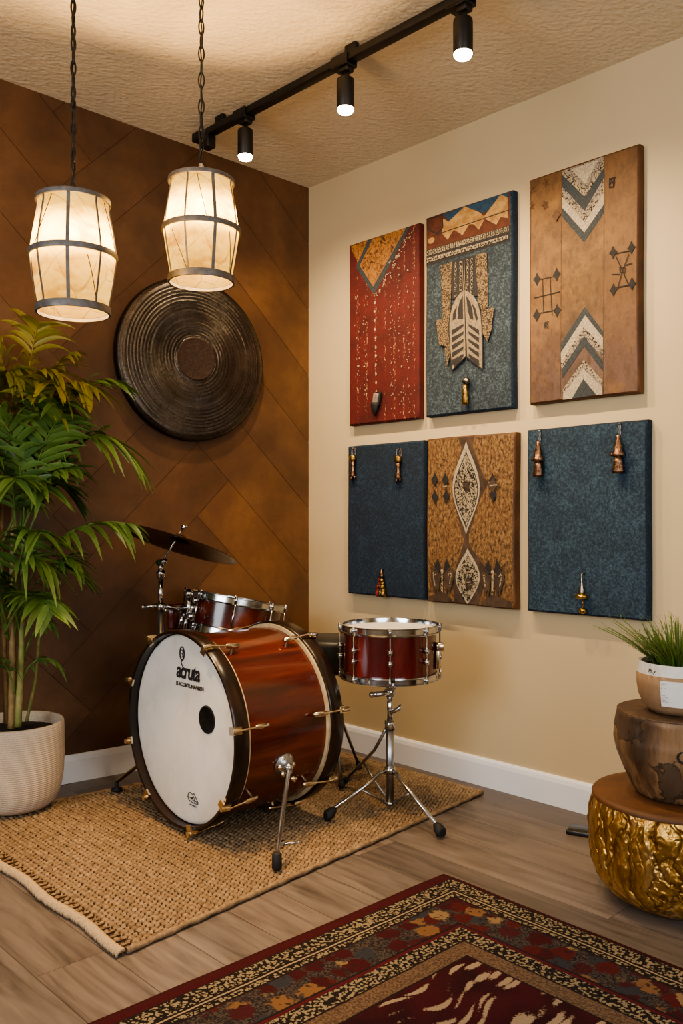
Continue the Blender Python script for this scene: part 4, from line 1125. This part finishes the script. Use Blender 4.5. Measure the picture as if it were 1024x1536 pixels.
# rear leg runs from the upper collar
mb = MB(); mb.tube([(-.006, .012, .296), (-.05, .09, .19), (-.150, .235, .042)], .0055, 10); lg = mb.build('leg', 'steel', ss)
mb = MB(); mb.tube([(-.142, .226, .05), (-.150, .236, .04), (-.158, .248, .0265)], [.008, .0115, .0085], 12); mb.build('rubber_foot', 'rubber', lg)
mb = MB(); mb.tube([(-.006, .012, .04), (-.06, .09, .10), (-.085, .138, .13)], .0036, 8); mb.build('brace', 'steel', ss)

# ------------------------------------------------------------------ cymbal stand, cymbal, rack tom
CSX, CSY = -.669, 3.2
cs = thing('cymbal_stand', 'chrome cymbal stand standing behind the bass drum', 'cymbal stand', (CSX, CSY, 0))
mb = MB(); mb.tube([(0, 0, .06), (0, 0, .68)], .0125, 16); mb.build('lower_tube', 'steel', cs)
mb = MB(); mb.tube([(0, 0, .66), (0, 0, .79)], .0095, 16); mb.build('upper_tube', 'chrome', cs)
mb = MB(); mb.tube([(0, 0, .785), (0, 0, .806)], .0155, 14); mb.ball((0, 0, .802), .018, 14); mb.build('height_collar', 'chrome', cs)
mb = MB(); mb.tube([(0, 0, .81), (0, -.002, .838)], .009, 12); mb.tube([(-.004, -.016, .842), (.006, .016, .842)], .012, 14); mb.ball((.016, -.01, .848), .011, 10); mb.build('tilter', 'chrome', cs)
CN = Matrix.Rotation(math.radians(16.0), 3, 'Y') @ (Matrix.Rotation(math.radians(-12.5), 3, 'X') @ Vector((0, 0, 1)))
CC = at(268, 813, 3.2)
top_l = CC-Vector((CSX, CSY, 0))
mb = MB(); mb.tube([(.004, 0, .842), top_l+CN*.062], .0036, 8); mb.build('cymbal_rod', 'chrome', cs)
mb = MB(); mb.tube([top_l+CN*.05, top_l+CN*.064], .008, 10); w_ = CN.cross(Vector((0, 1, 0))).normalized()
mb.tube([top_l+CN*.058-w_*.013+CN*.010, top_l+CN*.056, top_l+CN*.058+w_*.013+CN*.010], [.003, .0045, .003], 8); mb.build('wing_nut', 'chrome', cs)
mb = MB(); mb.tube([(0, 0, .665), (0, 0, .695)], .0185, 16); mb.tube([(-.015, -.006, .683), (-.058, -.016, .68)], [.008, .0075], 12); mb.tube([(-.056, -.016, .68), (-.068, -.018, .679)], .0105, 12); mb.tube([(.01, -.012, .67), (.03, -.03, .668)], .006, 10); mb.build('clamp', 'chrome', cs)
for a in (math.radians(15), math.radians(130), math.radians(270)):
    c, s = math.cos(a), math.sin(a); mb = MB(); mb.tube([(c*.014, s*.014, .26), (c*.07, s*.07, .21), (c*.13, s*.13, .036)], .006, 10); lg = mb.build('leg', 'chrome', cs)
    mb = MB(); mb.tube([(c*.124, s*.124, .050), (c*.13, s*.13, .032), (c*.133, s*.133, .0195)], [.008, .012, .010], 12); mb.build('rubber_foot', 'rubber', lg)
    mb = MB(); mb.tube([(c*.012, s*.012, .075), (c*.09, s*.09, .145)], .0035, 8); mb.build('brace', 'chrome', cs)
CM = Matrix.Translation(CC) @ look(CN)
cy = MB(); cy.lathe([(.0045, .028), (.02, .026), (.034, .018), (.042, .010), (.06, .0075), (.13, .002), (.2, -.006), (.228, -.010), (.2285, -.0112), (.2, -.0075), (.13, .0005), (.06, .006), (.042, .0085), (.033, .016), (.02, .0245), (.0045, .0265)], 96, closed=True, fn=lambda r, z, a: (r, z+.0003*math.sin(r*900)))
o = cy.build('cymbal', 'cymbal'); o.matrix_world = CM; tag(o, 'dark bronze cymbal tilted on top of the cymbal stand', 'cymbal')
# rack tom
TC = at(354, 897, 3.45)
TN = Matrix.Rotation(math.radians(10.0), 3, 'Y') @ (Matrix.Rotation(math.radians(-5.5), 3, 'X') @ Vector((0, 0, 1)))
tm = thing('rack_tom', 'red lacquered tom drum tilted above the bass drum', 'tom drum')
TMX = Matrix.Translation(TC) @ look(TN)
tm.matrix_world = TMX
drum_parts(tm, .190, -.138, -.008, 8, 'shell', math.radians(-112), lugs2=False, hoop_h=.03, lip_h=.010)
tinv = TMX.inverted()
def T(p): return tinv @ Vector(p)
mb = MB(['black_metal', 'chrome', 'shell_v'])
lx = at(283, 912, 3.27)
stand_pt = Vector((CSX+.0195, CSY-.004, .68))
use(mb, 1).tube([T(stand_pt), T(at(262, 912, 3.23)), T(lx)], .0085, 12)
mb.tube([T(lx+Vector((0, 0, -.05))), T(lx+Vector((0, 0, .05)))], .012, 12); mb.ball(T(lx+Vector((0, 0, .055))), .018, 10); mb.ball(T(lx+Vector((.01, -.01, -.03))), .017, 10)
mb.tube([T(lx), T(lx+Vector((.04, .06, .0)))], .014, 12); mb.tube([T(lx+Vector((-.02, -.005, -.02))), T(lx+Vector((-.035, -.01, -.075)))], .008, 10); mb.tube([T(lx+Vector((-.005, -.012, -.03))), T(lx+Vector((-.015, -.016, -.082)))], .008, 10)
mb.ball(T(lx+Vector((.028, -.01, .03))), .013, 10)
mb.build('mount', None, tm)
mb = MB(); mb.box((.06, .05, .10), (0, 0, 0), Matrix.Translation(T(at(264, 924, 3.33))) @ tinv.to_3x3().to_4x4(), .008); mb.build('second_drum_stand_in', 'shell_v', tm)  # added block, stands in for a dark second drum behind the tom

# ------------------------------------------------------------------ drum throne half hidden behind the bass drum
th = thing('drum_throne', 'black round drum throne half hidden behind the bass drum', 'drum stool', (at(497, 956, 3.3).x, 3.3, 0))
mb = MB(); mb.lathe([(.0001, .43), (.12, .43), (.134, .434), (.137, .445), (.137, .53), (.132, .545), (.12, .553), (.0001, .556)], 48); arc(mb.build('seat', 'vinyl', th), 60)
mb = MB(); mb.tube([(0, 0, .06), (0, 0, .43)], .012, 14); mb.tube([(0, 0, .41), (0, 0, .432)], .035, 16); mb.build('post', 'steel', th)
for a in (math.radians(45), math.radians(165), math.radians(285)):
    c, s = math.cos(a), math.sin(a); mb = MB(); mb.tube([(c*.012, s*.012, .26), (c*.06, s*.06, .215), (c*.15, s*.15, .034)], .006, 10); lg = mb.build('leg', 'steel', th)
    mb = MB(); mb.tube([(c*.143, s*.143, .048), (c*.15, s*.15, .033), (c*.153, s*.153, 0.0205)], [.008, .012, .010], 12); mb.build('rubber_foot', 'rubber', lg)

# ------------------------------------------------------------------ stools and grass pot on the right
GX, GY = .887, 2.286
gs = thing('drum_stool', 'crinkled gold barrel stool with brown wooden top', 'stool', (GX, GY, 0))
def ridged(p, f): return 1-abs(noise.noise(p*f))*2
def gold_fn(r, z, a):
    k = min(1, max(0, (z-.012)/.05))*min(1, max(0, (.266-z)/.018))
    p = Vector((math.cos(a)*.22, math.sin(a)*.22, z*.36)); w = noise.noise_vector(p*9)*.04; w.z *= .4
    q = p+w
    n1 = max(0, ridged(q, 24))**4; n2 = max(0, ridged(q+Vector((3, 1, 2)), 47))**3; n3 = noise.noise(q*60)
    return r+k*(.003*n1+.0025*n2+.001*n3-.002), z
zs = [i/80 for i in range(81)]
GPR = [(0, .135), (.04, .162), (.1, .184), (.2, .204), (.35, .219), (.5, .225), (.7, .2265), (.85, .224), (.95, .219), (1, .214)]
def gprof(t):
    for (a0, r0), (a1, r1) in zip(GPR, GPR[1:]):
        if t <= a1: return (r0+(r1-r0)*(t-a0)/(a1-a0), .002+.264*t)
mb = MB(); mb.lathe([(.12, .0)]+[gprof(t) for t in zs], 420, fn=gold_fn); mb.build('body', 'gold', gs)
rt = gprof(1)[0]
mb = MB(); mb.lathe([(rt-.012, .262), (rt+.002, .264), (rt+.003, .270), (rt-.002, .2755), (rt-.02, .277), (.0001, .277)], 80); arc(mb.build('top', 'stooltop', gs), 60)
WX, WY = at(1020, 1067, 2.286).x, 2.286
ws = thing('stump_stool', 'rough wooden stump stool stacked on the gold stool', 'stool', (WX, WY, .2775))
def wfn(r, z, a):
    n1 = noise.noise(Vector((math.cos(a)*1.7, math.sin(a)*1.7, z*9))); k = min(1, z/.02)*min(1, max(0, (.214-z)/.015)) if z > 0 else 0
    n2 = noise.noise(Vector((math.cos(a)*6, math.sin(a)*6, z*14+5)))
    rr_ = r+k*(.012*n1+.003*n2)
    # knot hole
    return rr_, z
wp = [(.105, 0), (.112, .004), (.124, .03), (.142, .07), (.158, .11), (.166, .145), (.165, .18), (.162, .205), (.160, .2165)]
mb = MB(); P_ = []
for (r0, z0), (r1, z1) in zip(wp, wp[1:]):
    for k in range(5): P_.append((r0+(r1-r0)*k/5, z0+(z1-z0)*k/5))
P_.append(wp[-1]); mb.lathe(P_, 128, fn=wfn); mb.build('body', 'stump', ws)
mb = MB(); mb.lathe([(.158, .2145), (.1605, .2175), (.155, .2195), (.0001, .220)], 72, fn=lambda r, z, a: (r*(1+.01*math.sin(3*a+1)), z)); mb.build('top', 'stumptop', ws)
kq = Vector((math.cos(-1.90), math.sin(-1.90), 0)); mb = MB(); mb.lathe([(.016, -.004), (.0155, .004), (.011, .003), (.0095, -.001), (.0001, -.002)], 20, Matrix.Translation(Vector((0, 0, .135))+kq*.161) @ look(kq)); mb.build('knot', 'ink', ws)
PX, PY = at(1019, 1050, 2.27).x, 2.27
gp = thing('potted_grass', 'grass plant in a tan clay pot with white rim and paper label', 'potted plant', (PX, PY, .498))
mb = MB(); mb.lathe([(.05, 0), (.074, .002), (.092, .018), (.1035, .045), (.108, .075), (.108, .103)], 64); mb.build('pot', 'terracotta', gp)
mb = MB(); mb.lathe([(.108, .102), (.1065, .106), (.1045, .128), (.102, .132), (.096, .131), (.094, .118), (.0001, .116)], 64); rim = arc(mb.build('pot_rim', 'white_glaze', gp), 50)
mb = MB(); mb.lathe([(.0955, .1185), (.05, .122), (.0001, .123)], 32); mb.build('soil', 'soil', gp)
# paper label wrapped on the pot and the scribble on the rim
mb = MB(['paper', 'print'])
def wrapq(a0, a1, z0, z1, dr, n=10):
    vs = []; 
    for i in range(n+1):
        a = a0+(a1-a0)*i/n
        for z in (z0, (z0+z1)/2, z1):
            r = (.1035+(.0045)*(z-.045)/.03 if z < .075 else .108)+dr
            vs.append((r*math.cos(a), r*math.sin(a), z))
    mb.add(vs, [(3*i+j, 3*i+3+j, 3*i+4+j, 3*i+1+j) for i in range(n) for j in range(2)])
wrapq(-2.38, -1.55, .020+.008, .094, .0012); use(mb, 1)
for k, (a1, z) in enumerate(((-2.22, .085), (-2.26, .056), (-2.2, .052), (-2.22, .048), (-2.27, .044), (-2.2, .040))): wrapq(-2.35, a1, z, z+.0012, .0016, 5)
mb.build('paper_label', None, gp)
vs, fs = text_mesh('Pr.y', .0145, .25, .0002)
mb = MB(); mb.add(vs, fs, Matrix.Rotation(-2.62+PI/2, 4, 'Z') @ Matrix.Translation((0, -.1072, .110)) @ Matrix.Rotation(PI/2, 4, 'X'), False); mb.build('lettering', 'ink', rim)
def blades(n, rnd, mb, spread, hmin, hmax, w, z0, tone):
    for k in range(n):
        a = rnd.uniform(0, 2*PI); rb = .07*math.sqrt(rnd.random()); lean = rnd.random()**.8*spread; h = rnd.uniform(hmin, hmax)
        d = Vector((math.cos(a), math.sin(a), 0)); b = d*rb+Vector((0, 0, z0)); sd = Vector((-d.y, d.x, 0))
        vs = []; m = 6; tn = rnd.random()
        for i in range(m+1):
            t = i/m; p = b+d*(lean*h*t**1.35)+Vector((0, 0, h*(t-.30*lean*t*t))); ww = w*(1-t)**.6*(.7+.5*math.sin(PI*t))+.0003
            vs += [p-sd*ww, p+Vector((0, 0, 0))+d*ww*.4, p+sd*ww]; mb.tone += [min(1, tone*tn+t*.55)]*3
        mb.add(vs, [(3*i+j, 3*i+j+1, 3*i+j+4, 3*i+j+3) for i in range(m) for j in range(2)])
mb = MB(); rnd = random.Random(12); blades(230, rnd, mb, 1.35, .07, .145, .0026, .116, .5)
# stubby side shoots give the clump its bristly tips
for k in range(60):
    a = rnd.uniform(0, 2*PI); lean = rnd.uniform(.2, 1.3); h = rnd.uniform(.10, .155); d = Vector((math.cos(a), math.sin(a), 0)); b = d*.05+Vector((0, 0, .116))
    P = [b+d*(lean*h*t)+Vector((0, 0, h*(t-.25*lean*t*t))) for t in [i/9 for i in range(10)]]
    n0 = len(mb.v); mb.tube(P, [.0013]*9+[.0004], 5)
    for i in range(3, 10):
        for s in (-1, 1):
            sd = Vector((-d.y, d.x, 0))*s; q = P[i]; n_ = (P[i]-P[i-1]).normalized()
            e = q+(sd*.8+n_*1.3+Vector((rnd.uniform(-.4, .4), rnd.uniform(-.4, .4), .3))).normalized()*rnd.uniform(.012, .022)
            m_ = q.lerp(e, .5); mb.add([q-n_*.001, m_+n_*.0013, e, m_-n_*.0013], [(0, 1, 2, 3)])
    mb.tone += [rnd.uniform(.3, 1)]*(len(mb.v)-n0)
mb.build('grass', 'grass', gp)
# phone on the floor
P_ = on_floor(888, 1252); ph = thing('phone', 'black phone lying on the floor beside the gold stool', 'phone', (P_.x, P_.y, 0), math.radians(-28))
MB().box((.15, .074, .0135), (0, 0, .0072), None, .003, 3).build('case', 'black_gloss', ph)
MB().box((.140, .066, .0012), (0, 0, .0142), None, .0005).build('screen', 'screen', ph)

# ------------------------------------------------------------------ potted palm
PLX, PLY = -1.125, 2.97
pl = thing('potted_palm', 'tall green palm in a beige stoneware planter by the brown wall', 'potted plant', (PLX, PLY, .0195))
prof = [(.100, .0), (.118, .003), (.138, .02), (.155, .055), (.163, .11), (.166, .17), (.166, .25), (.164, .285), (.160, .291), (.154, .287), (.152, .25), (.15, .24)]
mb = MB(); mb.lathe(prof, 80, fn=lambda r, z, a: (r+.0006*math.sin(z*420+a), z)); mb.f = [f for f in mb.f if len(f) == 4]+[mb.f[-2]]; mb.mi = [0]*len(mb.f); mb.smooth = [True]*len(mb.f); mb.build('planter', 'planter', pl)
mb = MB(); mb.lathe([(.153, .252), (.1, .258), (.05, .264), (.0001, .266)], 40, fn=lambda r, z, a: (r, z+.006*noise.noise(Vector((r*40*math.cos(a), r*40*math.sin(a), 1))))); mb.build('soil', 'soil', pl)
LP = Vector((PLX, PLY, .0195))
def S(u, v, d): return at(u, v, d)-LP
def cane(pts, r0, r1, mat):
    P = [Vector(p) for p in pts]; n = 28; Q = []; R_ = []
    for i in range(n+1):
        t = i/n*(len(P)-1); k = min(int(t), len(P)-2); Q.append(P[k].lerp(P[k+1], t-k)); R_.append((r0+(r1-r0)*i/n)*(1+.10*(1 if i % 4 == 0 else 0)))
    MB().tube(Q, R_, 10).build('stem', mat, pl)
cane([S(18, 1092, 2.96), S(19, 1000, 2.96), S(18, 900, 2.97), S(20, 780, 2.98), S(22, 690, 2.98)], .014, .007, 'cane')
cane([S(27, 1090, 2.93), S(32, 980, 2.93), S(34, 860, 2.94), S(38, 740, 2.95)], .012, .006, 'stem')
cane([S(40, 1082, 3.0), S(53, 1020, 3.01), S(60, 940, 3.02), S(68, 860, 3.03)], .006, .004, 'stem')
cane([S(-8, 1085, 2.98), S(-14, 960, 2.98), S(-18, 840, 2.97), S(-20, 700, 2.95)], .012, .006, 'stem')
cane([S(10, 1085, 3.03), S(6, 960, 3.04), S(2, 820, 3.05), S(4, 660, 3.04)], .010, .005, 'cane')
rl = random.Random(21)
def bez(a, b, c, t): return a*(1-t)**2+b*2*t*(1-t)+c*t*t
def frond(a, b, c, n=13, ln=.17, wd=.0105, droop=.5, mat='leaf', face=None, tone=.5):
    a, b, c = Vector(a), Vector(b), Vector(c); mb = MB(); m = 20
    P = [bez(a, b, c, i/m) for i in range(m+1)]
    n0 = 0; mb.tube(P, [.0042-.0032*i/m for i in range(m+1)], 6); mb.tone += [.7]*len(mb.v)
    for k in range(n):
        t = .26+.74*(k+.5)/n; p = bez(a, b, c, t); T_ = (bez(a, b, c, min(1, t+.02))-bez(a, b, c, t-.02)).normalized()
        side = T_.cross(Vector((0, 0, 1)))
        if side.length < .15: side = Vector((.8, -.5, .1))
        side.normalize()
        if face: side = (side*.6+Vector(face)*.4).normalized() if side.dot(Vector(face)) >= 0 else (side*.6-Vector(face)*.4).normalized()
        up = side.cross(T_).normalized()
        for s in (-1, 1):
            L = ln*(.62+.55*math.sin(PI*min(1, .18+.8*(k/n))))*rl.uniform(.85, 1.15)*(1 if k < n-2 else .8)
            d = (side*s*rl.uniform(.75, .95)+T_*(.55+.6*t)+up*rl.uniform(.05, .3)).normalized()
            vs = []; q = 7; dr = droop*rl.uniform(.6, 1.4); tn = min(1, max(0, tone+rl.uniform(-.3, .3)))
            wv = d.cross(up).normalized()
            wv = (wv+up*s*rl.uniform(-.35, .35)).normalized()
            for i in range(q+1):
                x = i/q; pp = p+d*L*x+Vector((0, 0, -1))*dr*L*x*x*.9; w = wd*(math.sin(PI*min(1, .06+.94*x**.75))**.8)*(1 if x < .97 else .2)+.0004
                fold = up*(-.28*w)
                vs += [pp-wv*w, pp+fold, pp+wv*w]; mb.tone += [min(1, tn+.12*x), tn*.8, min(1, tn+.12*x)]
            mb.add(vs, [(3*i+j, 3*i+j+1, 3*i+j+4, 3*i+j+3) for i in range(q) for j in range(2)])
    for i, v in enumerate(mb.v):        # leaves bend where they touch the wall
        q = Vector(v)+LP-CORNER; dd = q.dot(NL)
        if dd < .03: q = Vector(v)+NL*(.03-dd+.0006*(i % 7)); mb.v[i] = tuple(q)
    return mb.build('frond', mat, pl)
F_ = (.8, -.6, 0)
fr = [
 ((36, 770, 2.95), (110, 590, 2.92), (200, 690, 2.85), 15, .17, .0115, .7, 'leaf', .5),
 ((40, 880, 2.93), (90, 765, 2.9), (196, 786, 2.84), 12, .15, .0115, .85, 'leaf', .6),
 ((60, 900, 3.02), (82, 830, 3.02), (132, 872, 3.04), 8, .11, .010, .7, 'leaf', .2),
 ((30, 720, 2.97), (90, 560, 2.97), (178, 572, 2.95), 14, .16, .0115, .5, 'leaf', .35),
 ((22, 690, 2.98), (50, 500, 2.96), (58, 486, 2.9), 13, .16, .009, .75, 'leaf_lamplit', .6),
 ((18, 700, 2.98), (20, 500, 2.97), (-40, 490, 2.93), 14, .18, .009, .7, 'leaf_lamplit', .6),
 ((24, 690, 3.0), (60, 560, 2.98), (108, 530, 2.96), 12, .14, .009, .7, 'leaf_lamplit', .35),
 ((0, 700, 2.95), (-30, 580, 2.9), (-110, 560, 2.86), 13, .18, .010, .6, 'leaf_lamplit', .3),
 ((6, 740, 2.93), (-60, 640, 2.88), (-140, 690, 2.84), 13, .18, .0115, .7, 'leaf', .5),
 ((30, 800, 2.93), (45, 640, 2.8), (-30, 600, 2.68), 13, .17, .0115, .55, 'leaf', .45),
 ((32, 800, 2.93), (60, 650, 2.82), (92, 625, 2.72), 12, .17, .0125, .45, 'leaf', .55),
 ((28, 850, 2.94), (70, 690, 2.94), (152, 645, 2.96), 9, .14, .011, .4, 'leaf', .15),
 ((-14, 860, 2.96), (-50, 760, 2.9), (-100, 820, 2.86), 12, .16, .011, .7, 'leaf', .4),
 ((20, 900, 2.95), (35, 780, 2.84), (62, 800, 2.76), 11, .15, .011, .8, 'leaf', .45),
 ((6, 900, 3.0), (0, 760, 3.0), (-50, 740, 3.02), 12, .16, .011, .7, 'leaf', .2),
 ((12, 960, 2.95), (-10, 860, 2.86), (-40, 900, 2.8), 9, .13, .010, .8, 'leaf', .4),
 ((30, 1030, 2.94), (45, 975, 2.94), (84, 992, 2.95), 4, .08, .008, .8, 'leaf', .5),
 ((22, 1040, 2.93), (10, 975, 2.88), (-20, 990, 2.84), 6, .11, .009, .9, 'leaf', .45),
 ((34, 990, 2.95), (52, 930, 2.93), (74, 935, 2.92), 5, .09, .008, .8, 'leaf', .4),
 ((32, 760, 2.98), (70, 700, 3.0), (112, 745, 3.03), 9, .13, .010, .6, 'leaf', .1),
 ((10, 800, 3.02), (40, 720, 3.05), (100, 690, 3.06), 10, .14, .010, .6, 'leaf', .1),
 ((14, 640, 2.98), (30, 540, 2.93), (10, 560, 2.84), 11, .16, .010, .8, 'leaf_lamplit', .25),
 ((26, 820, 2.9), (16, 700, 2.78), (24, 720, 2.7), 10, .16, .012, .8, 'leaf', .55),
]
for k in range(22):
    a = rl.uniform(.75, 1.1) if k % 3 else rl.uniform(-.2, .5); u0 = rl.uniform(-10, 45); v0 = rl.uniform(640, 900) if k < 16 else rl.uniform(900, 1030); d0 = rl.uniform(2.88, 3.0); sgn = 1 if k % 2 else -1
    u1 = u0+sgn*rl.uniform(15, 60); v1 = v0-rl.uniform(90, 170); u2 = u1+sgn*rl.uniform(20, 60); v2 = v1+rl.uniform(-10, 70); d2 = d0-rl.uniform(.05, .26)
    fr.append(((u0, v0, d0), (u1, v1, (d0+d2)/2), (u2, v2, d2), 10, (rl.uniform(.14, .19) if k < 16 else .12), rl.uniform(.011, .014), rl.uniform(.5, .85), 'leaf_lamplit' if v1 < 570 else 'leaf', rl.uniform(.2, .65)))
for f in fr: frond(S(*f[0]), S(*f[1]), S(*f[2]), f[3], f[4], f[5], f[6], f[7], F_, f[8])

# ------------------------------------------------------------------ light
def lamp(name, typ, loc, energy, color, **kw):
    l = bpy.data.lights.new(name, typ); l.energy = energy; l.color = color
    for k, v in kw.items(): setattr(l, k, v)
    o = bpy.data.objects.new(name, l); COL.objects.link(o); o.location = loc; return o
WARM = (1.0, .60, .24)
for p in pend: lamp('pendant_light', 'POINT', p, 44, WARM, shadow_soft_size=.012)
for i, p in enumerate(spots):
    o = lamp('spot_light', 'SPOT', p, 36, (1.0, .74, .45), spot_size=math.radians(125), spot_blend=.9, shadow_soft_size=.02)
    d = (-NR*.45+Vector((0, 0, -1))).normalized(); o.rotation_euler = d.to_track_quat('-Z', 'Y').to_euler()
def window_light(a, b, win, energy, color):
    d = (b-a).normalized(); w0, w1, z0, z1 = win; c = a+d*(w0+w1)/2+Vector((0, 0, (z0+z1)/2)); n = Vector((-d.y, d.x, 0))
    c = c-n*.06
    o = lamp('window_daylight', 'AREA', c, energy, color, shape='RECTANGLE', size=w1-w0, size_y=z1-z0); o.rotation_euler = n.to_track_quat('-Z', 'Z').to_euler()
window_light(pA, pD, WIN1, 58, (.93, .96, 1.0))
window_light(pD, pB, WIN2, 34, (.93, .96, 1.0))
w = bpy.data.worlds.new('room_air'); SC.world = w; w.use_nodes = True
bg = w.node_tree.nodes['Background']; bg.inputs[0].default_value = (.85, .9, 1.0, 1); bg.inputs[1].default_value = .3

# ------------------------------------------------------------------ camera
cam = bpy.data.cameras.new('camera'); co = bpy.data.objects.new('camera', cam); COL.objects.link(co)
cam.sensor_fit = 'VERTICAL'; cam.sensor_height = 36; cam.sensor_width = 24; cam.lens = F/1536*36
cam.shift_y = 12/1536
co.location = (0, 0, EYE); co.rotation_euler = (PI/2, 0, 0); cam.clip_start = .02
SC.camera = co
SC.view_settings.view_transform = 'AgX'
SC.view_settings.look = 'AgX - Medium High Contrast'
SC.view_settings.exposure = 0.5
SC.cycles.use_denoising = True
